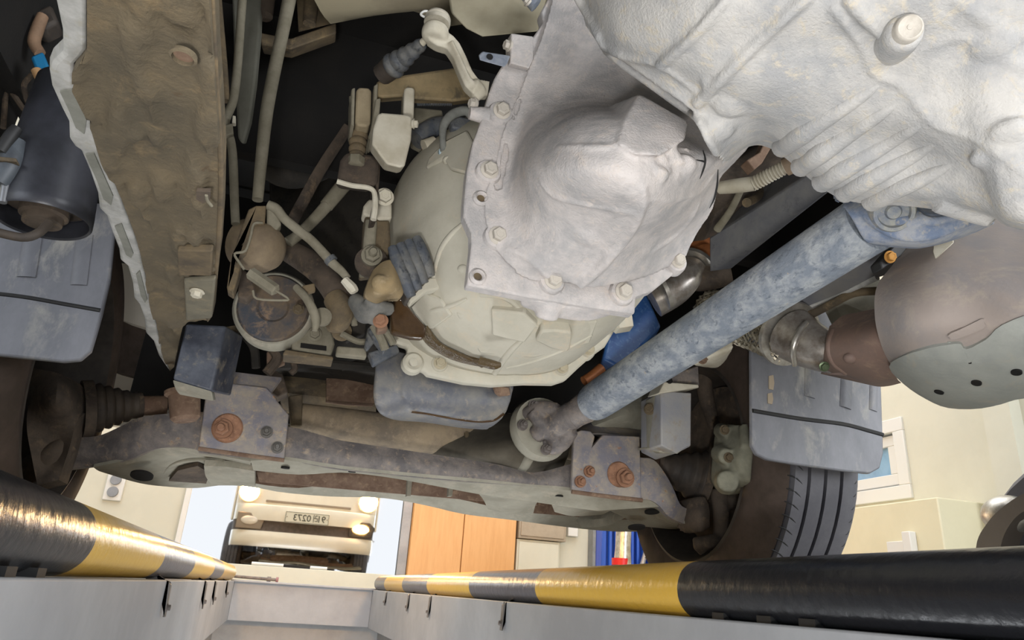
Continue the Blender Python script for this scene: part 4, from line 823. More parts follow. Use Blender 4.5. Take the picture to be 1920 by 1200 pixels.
fl = [(85, -150), (105, 0), (118, 60), (119, 100), (100, 118), (93, 135), (98, 165), (116, 205), (130, 232), (131, 262), (140, 275), (152, 283), (170, 325), (184, 365), (187, 392), (200, 405), (212, 440), (224, 470), (226, 488), (240, 500), (250, 535), (252, 560), (262, 572), (272, 600), (274, 625), (288, 640), (298, 668), (318, 697), (300, 640), (282, 560), (262, 470), (240, 410), (215, 345), (185, 270), (162, 205), (139, 160), (140, 122), (150, 112), (163, 95), (162, 0), (156, -150)]
obj('flange', slab([P(a, b, -(ZG+.004)) for a, b in fl], (-.004, 0, .016)), m_flange, tg, bevel=.003)
for pts_ in ([(125, 165, -.35), (150, 215, -.35), (160, 245, -.35)], [(176, 292, -.35), (198, 350, -.35), (211, 380, -.35)], [(228, 430, -.35), (240, 465, -.35), (247, 480, -.35)], [(258, 510, -.35), (266, 545, -.35), (272, 560, -.35)]):
    pass
for pl_ in ([(112, 172), (135, 168), (162, 225), (158, 252), (142, 240), (128, 205)], [(160, 290), (176, 288), (212, 368), (208, 385), (194, 374), (182, 340)], [(215, 425), (228, 420), (250, 476), (246, 484), (236, 478), (226, 450)], [(255, 515), (262, 508), (276, 562), (272, 568), (264, 555)]):
    obj('recess_or_shade', slab([P(a_, b_, -(ZG+.0025)) for a_, b_ in pl_], (0, 0, .003)), mat('flange_recess_shade', '85857c', '74746b', None, scale=25, rough=.8, bump=.2), tg)  # slabs slightly proud; their darker colour paints the shading of recesses
obj('pocket', slab(PP([(332, 470, -.340), (398, 472, -.340), (396, 518, -.340), (334, 517, -.340)]), (0, 0, .01)), m_brown, tg, bevel=.002)
p = P(345, 102, -.340); obj('hole', lathe(p, p+V((0, 0, -.003)), [(0, .009), (.003, .0095), (.004, .0075), (.0, .007)], 24, False), m_tan, tg); obj('hole_plug', lathe(p+V((0, 0, -.0008)), p+V((0, 0, .003)), [(0, .007), (.002, .007)], 20), m_rust, tg)
obj('slot', slab(PP([(368, 359, -.340), (394, 360, -.340), (393, 376, -.340), (380, 382, -.340), (368, 374, -.340)]), (0, 0, .004)), m_dkbrown, tg); obj('clip', tubep([(387, 366, -.339), (389, 376, -.339), (397, 386, -.339)], 3), m_tube, tg)
q = P(370, 546, -.339); bolt(q, (0, 0, -1), .007, tg, m_white)
obj('edge_fold', tubep([(397, -20, -.353), (404, 120, -.353), (414, 300, -.353), (412, 420, -.353), (404, 520, -.353)], [5, 5, 5, 5, 4]), m_brown, tg)
obj('pad', slab(PP([(344, 528, -.340), (404, 524, -.340), (397, 598, -.340), (348, 602, -.340)]), (0, 0, .008)), mat('pad_dust', '77715f', '605c50', '867b63', scale=12, rough=.85, bump=.3), tg, bevel=.003)

t = cn = thing('charcoal_canister', P(80, 415, .8), 'glossy black upright cylinder canister open at the bottom, left edge', 'canister')
a = P(80, 413, .82); b = P(140, 165, .82); ax = (b-a).normalized(); k = mp(a); r0 = 82*k; L = (b-a).length
obj('shell', lathe(a, b, [(.02, r0*.93), (0, r0*.93), (-.002, r0*.97), (0, r0), (.01, r0), (L*.5, r0*.93), (L, r0*.80), (L+.01, r0*.6), (L+.012, 0.001)], 48, False), m_canister, cn)
obj('inner_floor', lathe(a+ax*.022, a+ax*.03, [(0, r0*.93), (.008, r0*.93)], 40), m_dkbrown, cn)
obj('nozzle', lathe(a+ax*.025, a-ax*.004, [(0, r0*.52), (.02, r0*.5), (.022, r0*.42), (.029, r0*.4)], 28), m_dkbrown, cn)
obj('drain_hose', tubep([(92, 418, .79), (70, 438, .78), (40, 445, .78), (-20, 432, .78)], 8.5), m_rubber, cn)
obj('top_cap', tubep([(150, 170, .82), (160, 140, .82), (165, 120, .82)], [20, 14, 12]), m_dkbrown, cn)
t = thing('wire_harness', P(60, 120, .85), 'tan and black wires with a blue connector at the top left', 'wiring')
obj('tan_tube', tubep([(80, 30, .85), (70, 55, .85), (64, 80, .85), (75, 100, .85)], [10, 11, 11, 10]), mat('tan_hose', '8a6f58', '6e5846', None, scale=20, bump=.2), t)
obj('blue_connector', slab(PP([(56, 105, .83), (80, 95, .83), (92, 125, .83), (86, 135, .83), (66, 128, .83)]), (0, .02, .0)), m_teal, t, bevel=.003)
obj('connector', slab(PP([(62, 20, .86), (95, 5, .86), (110, 40, .86), (80, 55, .86), (58, 45, .86)]), (0, .03, 0)), m_rubber, t, bevel=.005)
obj('tan_sleeve', tubep([(68, 132, .83), (78, 150, .83), (95, 158, .83)], [9, 9, 8]), mat('orange_tan', 'a8845c', None, bump=.1), t)
for pts_ in ([(5, 100, .9), (10, 170, .9), (6, 240, .9)], [(20, 170, .9), (45, 205, .9), (58, 215, .9)], [(60, 140, .86), (45, 160, .86), (50, 185, .86), (56, 200, .88)], [(0, 90, .92), (40, 95, .92), (60, 120, .9)]): obj('wire', tubep(pts_, 5, n=8), m_dkbrown, t)
obj('bracket', net([[(-20, 60, .98), (60, 50, .98), (110, 90, .98)], [(-20, 150, .98), (40, 150, .98), (80, 170, .98)]], (0, .02, .02), 3, 2), m_engine, t)
t = thing('grey_valve', P(20, 300, .78), 'small grey valve with plugs clipped to the black canister', 'valve')
obj('body', tubep([(-5, 345, .78), (18, 310, .78), (30, 265, .78)], [20, 22, 17], n=14), mat('valve_grey', '50565c', '3d4146', None, scale=30, rough=.5, bump=.1), t)
obj('plug', tubep([(0, 285, .77), (20, 255, .77), (32, 240, .77)], [11, 12, 10]), m_dark, t); obj('clip', slab(PP([(-10, 292, .765), (30, 296, .765), (32, 303, .765), (-10, 300, .765)]), (0, .01, 0)), m_brown, t, bevel=.001); obj('stub', tubep([(12, 340, .78), (5, 380, .78)], [8, 7]), m_grey, t)
# long pipes beside the guard
def pipe(name, label, pts, r, m, **k):
    o = obj(name, tubep(pts, r, n=14), m); tag(o, label, 'pipe', **k); return o
pipe('brake_pipe', 'thin dusty pipe with a kink, directly right of the tan guard plate', [(457, -30, 1.0), (452, 30, 1.0), (446, 115, 1.0), (438, 185, 1.0), (424, 222, 1.0), (424, 242, 1.0), (432, 262, 1.0), (437, 300, 1.0), (440, 385, 1.0), (442, 420, 1.0)], 8, m_tube)
t = thing('pipe_clip', P(430, 240, .99), 'small dusty clip holding the kinked pipe beside the guard plate', 'clip'); obj('band', slab(PP([(414, 236, .985), (436, 230, .985), (438, 250, .985), (420, 255, .985)]), (0, .01, 0)), m_tube, t, bevel=.002); obj('tab', slab(PP([(436, 216, .985), (442, 217, .985), (442, 230, .985), (435, 230, .985)]), (0, .01, 0)), m_white, t, bevel=.001)
o = obj('frame_gusset', slab(PP([(434, -30, 1.08), (490, -30, 1.08), (487, 60, 1.08), (478, 160, 1.08), (468, 230, 1.08), (456, 272, 1.08), (446, 260, 1.08), (440, 150, 1.08)]), (0, .03, .02)), mat('grey_green_steel', '76756a', '656458', None, scale=10, rough=.8, bump=.2), bevel=.004); tag(o, 'tapered grey green steel web between the two dusty pipes', 'frame web')
pipe('torsion_bar', 'thick straight dusty bar right of the tapered steel web', [(548, -30, 1.02), (532, 50, 1.02), (515, 130, 1.02), (500, 210, 1.02), (490, 300, 1.02), (483, 375, 1.02)], [13, 12, 12, 12, 11, 10], m_tube)
pipe('side_pipe', 'narrow pipe hard against the right edge of the guard plate', [(404, -30, 1.0), (410, 40, 1.0), (418, 120, 1.0), (424, 190, 1.0)], [9, 9, 8, 7], m_brown)
t = thing('frame_crossbar', P(560, 60, 1.12), 'dim brown cross bar with a welded bracket near the top', 'cross bar')
obj('bar', slab(PP([(485, 60, 1.12), (545, 72, 1.12), (630, 42, 1.12), (630, 62, 1.12), (545, 92, 1.12), (490, 84, 1.12)]), (0, .05, .02)), m_brown, t, bevel=.003)
obj('hanger', tubep([(585, -20, 1.1), (582, 20, 1.1), (580, 45, 1.1)], [14, 13, 12]), m_brown, t); obj('hanger', tubep([(500, -20, 1.1), (495, 30, 1.1)], [18, 16]), m_dkbrown, t)
obj('plate', slab(PP([(620, -20, 1.11), (640, 40, 1.11), (560, 60, 1.11), (555, -20, 1.11)]), (0, .01, .02)), m_brown, t)
t = thing('corrugated_hose', P(560, 260, 1.25), 'dark corrugated hose curving inside the engine bay', 'hose')
pts = spline(PP([(500, 240, 1.3), (545, 252, 1.28), (600, 250, 1.28), (640, 225, 1.3), (655, 180, 1.32)]), 8); g = tube(pts, [24*mp(q)*(1 if i % 2 else .9) for i, q in enumerate(pts)], 16, 1); obj('hose', g, m_engine, t)
t = thing('heater_hose', P(570, 330, 1.3), 'second dark hose lower in the engine bay behind the strut rods', 'hose'); obj('hose', tubep([(498, 310, 1.35), (540, 330, 1.33), (590, 320, 1.33), (640, 290, 1.35)], 24), m_engine, t)
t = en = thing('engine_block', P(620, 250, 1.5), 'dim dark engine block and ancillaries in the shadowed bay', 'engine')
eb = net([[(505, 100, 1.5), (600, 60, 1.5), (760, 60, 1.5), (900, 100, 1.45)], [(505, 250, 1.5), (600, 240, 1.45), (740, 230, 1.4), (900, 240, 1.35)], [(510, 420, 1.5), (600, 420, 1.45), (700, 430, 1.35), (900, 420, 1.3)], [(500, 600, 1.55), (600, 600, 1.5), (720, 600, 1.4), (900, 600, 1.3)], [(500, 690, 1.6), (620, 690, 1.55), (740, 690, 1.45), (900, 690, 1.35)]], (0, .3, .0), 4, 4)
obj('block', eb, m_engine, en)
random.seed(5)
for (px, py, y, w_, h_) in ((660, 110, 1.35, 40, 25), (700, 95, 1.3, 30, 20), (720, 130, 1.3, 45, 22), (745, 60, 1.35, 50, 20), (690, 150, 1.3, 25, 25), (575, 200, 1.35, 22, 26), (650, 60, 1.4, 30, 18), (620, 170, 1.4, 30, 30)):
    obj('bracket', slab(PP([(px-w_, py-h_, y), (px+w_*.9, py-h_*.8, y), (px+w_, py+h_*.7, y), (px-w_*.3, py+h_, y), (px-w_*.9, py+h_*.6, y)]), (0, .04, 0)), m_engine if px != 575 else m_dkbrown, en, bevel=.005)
p = P(588, 218, 1.34); bolt(p, (-.2, -1, 0), .008, en, mat('brass', 'b4803a'))
t = thing('strut_rod', P(600, 330, 1.15), 'dark flat strut crossing behind the gearbox mount', 'rod'); obj('rod', tubep([(652, 240, 1.16), (600, 320, 1.16), (550, 412, 1.16)], [11, 12, 13], flat=.5), m_dkbrown, t)
t = thing('stabiliser_link', P(590, 400, 1.12), 'dusty round link rod running down left from the mount foot', 'rod'); obj('rod', tubep([(642, 350, 1.12), (600, 400, 1.12), (560, 440, 1.12), (540, 455, 1.12)], [12, 11, 10, 11], n=14), m_tube, t); obj('sleeve', tubep([(646, 345, 1.12), (612, 386, 1.12)], [14, 13], sm=2), m_tube, t)

# gearbox mount column
t = gm = thing('gearbox_mount', P(680, 300, .98), 'upright dusty rubber gearbox mount with threaded stud on a pad', 'mount')
obj('bush', slab(PP([(668, 168, .95), (674, 163, .95), (692, 164, .95), (697, 170, .95), (695, 230, .95), (690, 237, .95), (670, 235, .95), (666, 228, .95)]), (0, .045, .0)), mat('bush_tan', '9b8d72', '82755d', None, scale=20, rough=.85, bump=.3), gm, bevel=.008, seg=3)
obj('side_plate', slab(PP([(659, 166, .94), (666, 163, .94), (664, 236, .94), (658, 232, .94)]), (0, .05, 0)), m_tube, gm, bevel=.002); obj('side_plate', slab(PP([(701, 160, .94), (709, 155, .94), (705, 235, .94), (693, 262, .94), (691, 255, .94), (699, 230, .94)]), (0, .05, 0)), m_tube, gm, bevel=.002)
a, b = P(674, 236, .98), P(668, 300, .98); obj('threaded_stud', bellows(a, b, 19*mp(a), 15*mp(a), 5, .18, 18), m_brown, gm)
obj('nut', lathe(P(668, 296, .97), P(667, 310, .97), [(0, .013), (.012, .013), (.014, .009)], 6), m_tube, gm)
obj('pad', slab(PP([(638, 300, .97), (650, 285, .97), (700, 290, .97), (712, 305, .97), (708, 345, .97), (690, 352, .97), (635, 345, .97), (632, 338, .97)]), (0, .05, .02)), m_dkbrown, gm, bevel=.006)
obj('lip', tubep([(632, 340, .965), (660, 348, .965), (690, 352, .965), (702, 362, .965), (703, 390, .965), (700, 412, .965)], [5, 5, 5, 5, 6, 6], n=8), m_white, gm)
obj('side_web', slab(PP([(700, 290, .99), (714, 275, .99), (712, 330, .99), (706, 410, .99), (694, 412, .99), (704, 360, .99)]), (0, .06, 0)), m_dkbrown, gm, bevel=.002)
bolt(P(721, 370, 1.0), (0, -1, -.2), .011, gm, m_white)
for py in (190,): obj('bush_pin', lathe(P(656, py, .955), P(662, py, .955), [(0, .008), (.006, .009)], 12), m_tube, gm)
t = gs = thing('mount_bracket', P(800, 170, .95), 'tan steel cross arm with a pale weight block hanging below', 'bracket')
obj('cross_arm', slab(PP([(706, 152, .95), (760, 140, .95), (850, 127, .95), (880, 140, .95), (895, 185, .95), (850, 190, .95), (778, 185, .95), (760, 180, .95), (712, 184, .95), (704, 175, .95)]), (0, .04, .02)), mat('cross_arm_tan', '8f7d5c', '74664b', '5d5443', scale=12, rough=.8, bump=.4), gs, bevel=.006)
obj('post', slab(PP([(758, 166, .93), (763, 162, .93), (775, 163, .93), (778, 168, .93), (776, 222, .93), (756, 220, .93)]), (0, .03, 0)), m_white, gs, bevel=.003)
obj('weight_block', slab(PP([(708, 214, .90), (716, 211, .90), (768, 215, .90), (774, 222, .90), (771, 262, .90), (759, 312, .90), (750, 314, .90), (725, 308, .90), (697, 270, .90), (700, 240, .90)]), (0, .05, .02)), m_white, gs, bevel=.006, seg=3)
obj('left_leg', slab(PP([(704, 185, .93), (714, 183, .93), (709, 250, .93), (696, 262, .93), (694, 255, .93)]), (0, .04, 0)), m_tube, gs, bevel=.002)
bolt(P(775, 232, .90), (1, -.3, 0), .006, gs, m_white)

# gear lever linkage
t = gl = thing('shift_lever', P(860, 110, .86), 'pale dusty bent shift lever with a ball end and cotter loop', 'lever')
lv = slab(PP([(798, 58, .85), (803, 74, .85), (818, 84, .85), (838, 90, .85), (850, 108, .85), (864, 142, .85), (872, 160, .85), (888, 176, .85), (915, 178, .86), (918, 152, .86), (898, 148, .85), (886, 132, .85), (874, 104, .85), (862, 80, .85), (850, 66, .85), (830, 54, .85), (812, 50, .85)]), (.002, .022, .006))
lv += tubep([(846, 78, .846), (862, 112, .846), (878, 146, .846), (894, 163, .848)], [5, 5, 5, 5], n=8)
lv += lathe(P(814, 74, .85), P(820, 36, .85), [(0, .014), (.004, .0195), (.012, .0205), (.02, .0195), (.0215, .014)], 24)
lv += tubep([(886, 158, .85), (900, 172, .86), (890, 185, .86)], [14, 12, 8])
obj('lever', lv, m_white, gl, fuse=.0022, relax=3)
q = P(820, 40, .85); obj('ball_cap', lathe(P(819, 46, .845), P(823, 26, .845), [(0, .0195), (.006, .020), (.009, .0175), (.011, .0195), (.015, .018), (.0165, .012), (.017, .002)], 28), mat('cap_pale', 'b9b3a4', '9d9788', None, scale=30, bump=.15), gl)
obj('cotter', tubep([(812, 30, .845), (798, 32, .845), (789, 27, .845), (796, 21, .845), (806, 23, .845), (814, 30, .845)], 2.2, n=8), m_wht, gl)
a, b = P(792, 82, .87), P(732, 128, .93); t = thing('shift_cable', a, 'grey ribbed rubber shift cable boot running down left from the lever ball', 'cable boot')
obj('boot', bellows(a, b, 13*mp(a), 24*mp(b), 5, .2, 24), m_boot, t); obj('rod', tubep([(806, 66, .855), (792, 80, .87), (784, 88, .875)], [6, 7, 8]), m_white, t); obj('sleeve', tubep([(735, 125, .93), (715, 142, .95)], [22, 20], sm=2), m_rubber, t)
# wiring right of the mount
t = thing('wiring_loom', P(830, 210, 1.0), 'grey wiring loom and plugs above the clutch housing', 'wiring')
a, b = P(782, 190, .99), P(848, 190, .97); obj('conduit', bellows(a, b, 9*mp(a), 9*mp(b), 20, .2, 14), m_boot, t)
obj('cable', tubep([(832, 285, .95), (830, 262, .95), (832, 235, .95), (848, 215, .95), (873, 208, .95), (888, 222, .95)], [7, 6, 8, 9, 9, 8]), mat('loom_grey', '8b8c86', '6f706b', None, scale=20, bump=.2), t)
obj('plug', slab(PP([(844, 225, .955), (860, 216, .955), (888, 222, .955), (890, 232, .955), (862, 243, .955), (848, 240, .955)]), (0, .02, 0)), m_boot, t, bevel=.004)
obj('clip', slab(PP([(823, 278, .95), (832, 276, .95), (833, 290, .95), (824, 291, .95)]), (0, .01, 0)), mat('pale_blue', 'a9bcc4', None, bump=0), t, bevel=.002)
obj('hose', tubep([(780, 262, 1.05), (815, 240, 1.05), (850, 235, 1.04), (890, 215, 1.02)], [20, 20, 18, 16]), m_boot, t); obj('bracket', slab(PP([(776, 200, 1.06), (830, 205, 1.06), (835, 250, 1.06), (800, 275, 1.06), (774, 262, 1.06)]), (0, .03, 0)), m_tube, t, bevel=.004)
obj('plug', tubep([(795, 275, 1.02), (815, 268, 1.02)], [13, 13], sm=2), m_white, t)

# ------------------------------------------------------------------ exhaust, mud flaps, rails on the right
t = ct = thing('catalytic_converter', P(1800, 600, .8), 'large dusty catalytic converter with a drilled heat shield at the right edge', 'catalytic converter')
rows = [[(1700, 445, .82), (1790, 400, .78), (1870, 395, .74), (1990, 400, .68)],
        [(1680, 488, .76), (1760, 470, .70), (1850, 470, .66), (1990, 480, .60)],
        [(1645, 535, .75), (1720, 530, .68), (1830, 530, .63), (1990, 540, .57)],
        [(1640, 590, .75), (1715, 595, .675), (1830, 590, .625), (1990, 600, .565)],
        [(1650, 640, .76), (1715, 650, .70), (1830, 640, .64), (1990, 640, .58)],
        [(1668, 680, .79), (1725, 700, .74), (1830, 690, .67), (1990, 680, .60)],
        [(1700, 720, .84), (1750, 745, .80), (1840, 745, .72), (1990, 720, .64)],
        [(1740, 748, .88), (1790, 766, .85), (1860, 762, .78), (1990, 735, .70)]]
rows = [r+[P(*r[-1])+V((.25, -.16, .02))] for r in rows]
cs = net(rows, (0, 0, 0), 5, 5, apex=(1.25, .9, .62)); sc = surf(cs)
obj('shell', cs, m_cat, ct)
def skin(sf, pts, h, n=3):
    """A thin sheet laid over a surface: outline in photo points, filled from its middle."""
    ol = spline([V((a, b, 0)) for a, b in pts], n, True); cx_ = sum(q.x for q in ol)/len(ol); cy_ = sum(q.y for q in ol)/len(ol)
    rings = [[hit(sf, cx_+(q.x-cx_)*f, cy_+(q.y-cy_)*f, h) for q in ol] for f in (.02, .3, .55, .78, .93, 1)]
    base = [[hit(sf, cx_+(q.x-cx_)*f, cy_+(q.y-cy_)*f, -.004) for q in ol] for f in (1,)]
    return grid(rings+base, True)
obj('heat_shield', skin(sc, [(1672, 682), (1700, 662), (1740, 648), (1775, 642), (1800, 640), (1812, 650), (1850, 632), (1880, 608), (1940, 592), (1985, 600), (1985, 715), (1900, 742), (1840, 758), (1780, 758), (1740, 742), (1700, 715)], .006), m_cat2, ct)
obj('strap', skin(sc, [(1782, 622), (1840, 600), (1846, 606), (1844, 614), (1790, 632), (1780, 628)], .006), m_cat, ct)
obj('rib', rib(sc, [(1780, 640), (1782, 655), (1800, 665), (1860, 655)], 4, .3), m_cat2, ct)
sh = surf(skin(sc, [(1672, 682), (1700, 662), (1740, 648), (1775, 642), (1812, 650), (1850, 632), (1940, 592), (1985, 600), (1985, 715), (1900, 742), (1840, 758), (1780, 758), (1740, 742), (1700, 715)], .006))
for px, py in ((1761, 734), (1831, 717), (1906, 697)):
    p = hit(sh, px, py, .002); q = hit(sh, px, py, -.004); obj('hole', lathe(q, p, [(0, .0062), (.006, .0062), (.0065, .0055), (.0055, .0048)], 20), m_void, ct)
obj('bracket', slab(PP([(1755, 462, .70), (1785, 440, .70), (1790, 455, .68), (1752, 490, .68)]), (.01, .01, .02)), m_white, ct, bevel=.002)
rows = [[(1555, 612, .93), (1580, 592, .92), (1612, 585, .90), (1660, 575, .84)], [(1548, 645, .91), (1585, 632, .87), (1620, 622, .83), (1660, 615, .80)], [(1555, 678, .92), (1595, 675, .87), (1635, 668, .83), (1668, 655, .80)], [(1580, 700, .94), (1620, 712, .90), (1650, 712, .87), (1680, 705, .84)], [(1600, 712, .96), (1640, 724, .95), (1665, 724, .94), (1690, 718, .92)]]
cn = net(rows, (0, 0, 0), 5, 5, apex=(.86, .99, .40)); sn = surf(cn); cn += lump(sn, 1594, 672, 13, (1, 1, .8), .1); cn += rib(sn, [(1560, 620), (1552, 650), (1560, 680), (1585, 700)], 6, .4)
obj('inlet_cone', cn, mat('rusty_cone', '8c7468', '7b6a62', '9a8271', scale=12, rough=.7, bump=.4, metal=.15), ct)

t = ex = thing('exhaust_pipe', P(1500, 650, .95), 'shiny steel exhaust elbow with a bright flange below the propeller shaft', 'exhaust pipe')
obj('elbow', tubep([(1487, 628, 1.02), (1515, 645, .99), (1545, 657, .965), (1575, 662, .95), (1600, 665, .94)], [50, 45, 41, 40, 40], n=32), m_weld, ex)
obj('weld', tubep([(1512, 605, .95), (1497, 625, .95), (1487, 655, .96), (1490, 685, .98)], [5, 6, 6, 5]), m_bright, ex)
a = P(1483, 628, 1.03); b = P(1515, 645, .99); ax = (b-a).normalized()
k = mp(a); obj('flange', lathe(a-ax*.01, a+ax*.01, [(0, 62*k), (.004, 64*k), (.010, 62*k), (.012, 48*k)], 40), m_bright, ex)
bolt(P(1545, 687, .93), (-.3, -.8, -.5), .0065, ex, mat('green_nut', '4a5a3a', '66705a', None, rough=.35, metal=.5, bump=0)); bolt(P(1567, 618, .93), (-.3, -.8, .5), .006, ex, m_wht)
t = fx = thing('flexible_exhaust', P(1410, 625, 1.1), 'braided wire flexible exhaust section between propeller shaft and steel elbow', 'exhaust pipe')
a, b = P(1330, 582, 1.22), P(1480, 638, 1.04); ax = (b-a).normalized(); u = ax.orthogonal().normalized(); v_ = ax.cross(u)
rr = 45*mp(b); obj('core', lathe(a, b, [(0, rr*.93), ((b-a).length, rr*.93)], 28), m_dark, fx)
g = G(); L = (b-a).length
for s_ in (-1, 1):
    for i in range(22):
        pts = []
        for j in range(15):
            h = L*j/14; an = 2*PI*i/22+s_*h*26; rj = rr*(.97+.03*s_*(1 if (j+i) % 2 else -1)); pts.append(a+ax*h+u*(rj*math.cos(an))+v_*(rj*math.sin(an)))
        g += tube(pts, .0030, 5, 2, True)
tag(obj('braid', g, mat('braid_wire', 'b5ae9c', '938a78', None, scale=60, rough=.3, metal=.85, bump=0), fx), kind='stuff')
t = thing('upper_exhaust', P(1290, 510, 1.25), 'rusty exhaust joint with a pale flange behind the gearbox', 'exhaust pipe')
a, b = P(1318, 450, 1.2), P(1290, 505, 1.2); obj('rusty_pipe', tubep([(1300, 440, 1.22), (1312, 470, 1.21), (1318, 480, 1.2)], [26, 26, 26], n=24), m_copper, t)
p = P(1305, 492, 1.19); ax = (P(1270, 545, 1.2)-P(1320, 460, 1.2)).normalized(); k = mp(p)
obj('flange', lathe(p, p+ax, [(0, 38*k), (.008, 38*k), (.010, 28*k)], 32), m_bright, t)
obj('pipe', tubep([(1300, 500, 1.19), (1285, 525, 1.19), (1262, 545, 1.2), (1225, 565, 1.22)], [26, 27, 30, 32], n=24), m_weld, t)
p2 = P(1248, 545, 1.17); obj('flange', lathe(p2, p2+V((-.6, .3, -.3)), [(0, 34*k), (.008, 34*k), (.01, 25*k)], 28), m_bright, t)
obj('elbow', tubep([(1290, 520, 1.2), (1320, 520, 1.19), (1370, 510, 1.16)], [24, 26, 24], n=20), m_dkbrown, t)
t = thing('blue_engine_cover', P(1185, 615, 1.25), 'bright blue painted block glimpsed between clutch housing and propeller shaft', 'engine part')
obj('block', slab(PP([(1178, 550, 1.3), (1212, 548, 1.3), (1240, 612, 1.3), (1165, 690, 1.3), (1130, 672, 1.3), (1140, 625, 1.3)]), (.02, .06, .0)), m_blue, t, bevel=.006)
obj('pipe', tubep([(1128, 690, 1.3), (1110, 705, 1.3), (1095, 715, 1.3)], 10), m_copper, t)
# dark rails beside the shaft
t = thing('crossing_rail', P(1450, 420, 1.0), 'grey black chassis rail running above the propeller shaft', 'chassis rail')
obj('rail', slab(PP([(1330, 445, 1.12), (1540, 310, .78), (1575, 345, .78), (1370, 505, 1.12), (1335, 505, 1.12)]), (.03, .03, .06)), mat('rail_grey', '56575c', '6b6a69', '48494d', scale=10, rough=.65, bump=.3), t, bevel=.004)
t = thing('chassis_rail', P(1570, 520, .95), 'smooth grey chassis rail lip below the propeller shaft by the converter', 'chassis rail')
obj('rail', slab(PP([(1400, 590, 1.15), (1640, 455, .82), (1800, 380, .82), (1800, 470, .86), (1700, 505, .88), (1648, 520, .87), (1510, 575, 1.02), (1460, 590, 1.1)]), (.02, .04, .03)), mat('rail_mid_grey', '6a6b70', '7c7a76', None, scale=8, rough=.55, bump=.15), t, bevel=.004)
obj('lip', tubep([(1470, 592, 1.06), (1540, 566, .99), (1600, 540, .92), (1645, 520, .87)], 6), m_flange, t)
obj('fuel_line', tubep([(1520, 590, 1.0), (1560, 570, .96), (1600, 550, .93), (1650, 545, .9)], 8), m_brown, t)
obj('body_side', slab(PP([(1560, 560, 1.05), (1660, 520, 1.0), (1660, 600, 1.0), (1580, 600, 1.05)]), (0, .03, 0)), m_under, t)
t = thing('sensor_bracket', P(1690, 475, .72), 'small black bracket with a brass bolt above the converter', 'bracket')
obj('plate', slab(PP([(1650, 490, .74), (1675, 462, .74), (1705, 460, .74), (1690, 480, .74), (1655, 505, .74)]), (0, .02, .0)), m_dark, t, bevel=.002); bolt(P(1668, 482, .735), (-.2, -1, -.3), .007, t, mat('brass', 'b4803a', None, rough=.35, metal=.7, bump=0))
# wiring between gearbox and rail
t = thing('ribbed_conduit', P(1430, 330, .95), 'tan ribbed wiring conduit behind the gearbox tail', 'conduit')
a, b = P(1412, 345, .85), P(1475, 312, .80); obj('ribbed_sleeve', bellows(a, b, 14*mp(a), 14*mp(b), 11, .25, 16), m_white, t)
obj('sleeve', tubep([(1350, 352, .9), (1385, 348, .87), (1415, 344, .85)], [12, 14, 14]), m_white, t); obj('sleeve', tubep([(1472, 314, .80), (1500, 300, .78)], [17, 19]), mat('tan_sleeve', '94806a', '7a6a58', None, scale=20, bump=.3), t)
obj('cable', tubep([(1390, 355, .88), (1370, 395, .95), (1345, 430, 1.0)], [6, 7, 8]), m_tube, t); obj('cable', tubep([(1400, 380, .92), (1420, 370, .95), (1440, 350, 1.0)], [9, 8, 8]), m_brown, t)
obj('clip', slab(PP([(1400, 300, .85), (1425, 285, .85), (1440, 250, .85), (1455, 262, .85), (1430, 305, .85), (1415, 318, .85)]), (0, .02, 0)), m_rust, t, bevel=.002)
t = thing('engine_bracket', P(1400, 380, 1.05), 'dark engine side bracket behind the ribbed conduit', 'engine part')
sd = net([[(1330, 330, 1.05), (1400, 290, 1.05), (1480, 240, 1.0)], [(1340, 400, 1.05), (1410, 350, 1.0), (1500, 300, .98)], [(1320, 450, 1.1), (1380, 420, 1.08), (1500, 340, 1.0)]], (0, .05, .02), 3, 3); obj('casting', sd, m_dkbrown, t)

# mud flaps
def flap(ol, y, ridges, fold, label, sx):
    t = thing('mud_flap', P(ol[0][0], ol[2][1], y), label, 'mud flap')
    o = obj('flap', slab([P(a, b, y) for a, b in ol], (0, .012, 0)), m_flap, t, bevel=.003)
    for (a, b, c, d_, w_) in ridges:
        g = tube([P(a, b, y+.0), P((a+c)/2, (b+d_)/2, y+.0), P(c, d_, y+.0)], [w_*mp(P(a, b, y))*.9]*3, 10, 3, True); 
        for q in g.v: q.y = y+(q.y-y)*.35
        obj('ridge', g, m_flap, t)
    obj('fold_groove', tubep([(a, b, y) for a, b in fold], 4.0, n=8), m_dark, t)
    return t
def rnd(pts, r=3):
    return pts
f1 = flap([(1409, 560), (1655, 560), (1652, 700), (1655, 790), (1657, 850), (1650, 878), (1632, 888), (1590, 884), (1500, 872), (1440, 862), (1420, 852), (1411, 835)], 1.12,
     [(1520, 640, 1518, 745, 13), (1590, 650, 1585, 765, 14), (1640, 650, 1637, 770, 10)], [(1411, 770), (1500, 785), (1580, 795), (1630, 808), (1655, 815)], 'dusty black mud flap with pale flakes in front of the right tyre', 1)
for px, py, h in ((1447, 718, 13), (1445, 748, 10)): obj('flake', slab(PP([(px-5, py-h, 1.118), (px+3, py-h-2, 1.118), (px+5, py, 1.118), (px+3, py+h, 1.118), (px-5, py+h-2, 1.118)]), (0, .002, 0)), mat('clay_flake', 'a29480', None, bump=.1), f1)
f2 = flap([(-60, 380), (210, 380), (214, 440), (206, 520), (190, 590), (180, 625), (170, 658), (150, 675), (118, 678), (60, 672), (-60, 660)], 1.12,
     [(65, 430, 50, 520, 18), (160, 440, 148, 535, 16)], [(-60, 545), (40, 556), (120, 570), (188, 582)], 'broad black mud flap at the left edge, lit bluish below the canister', -1)

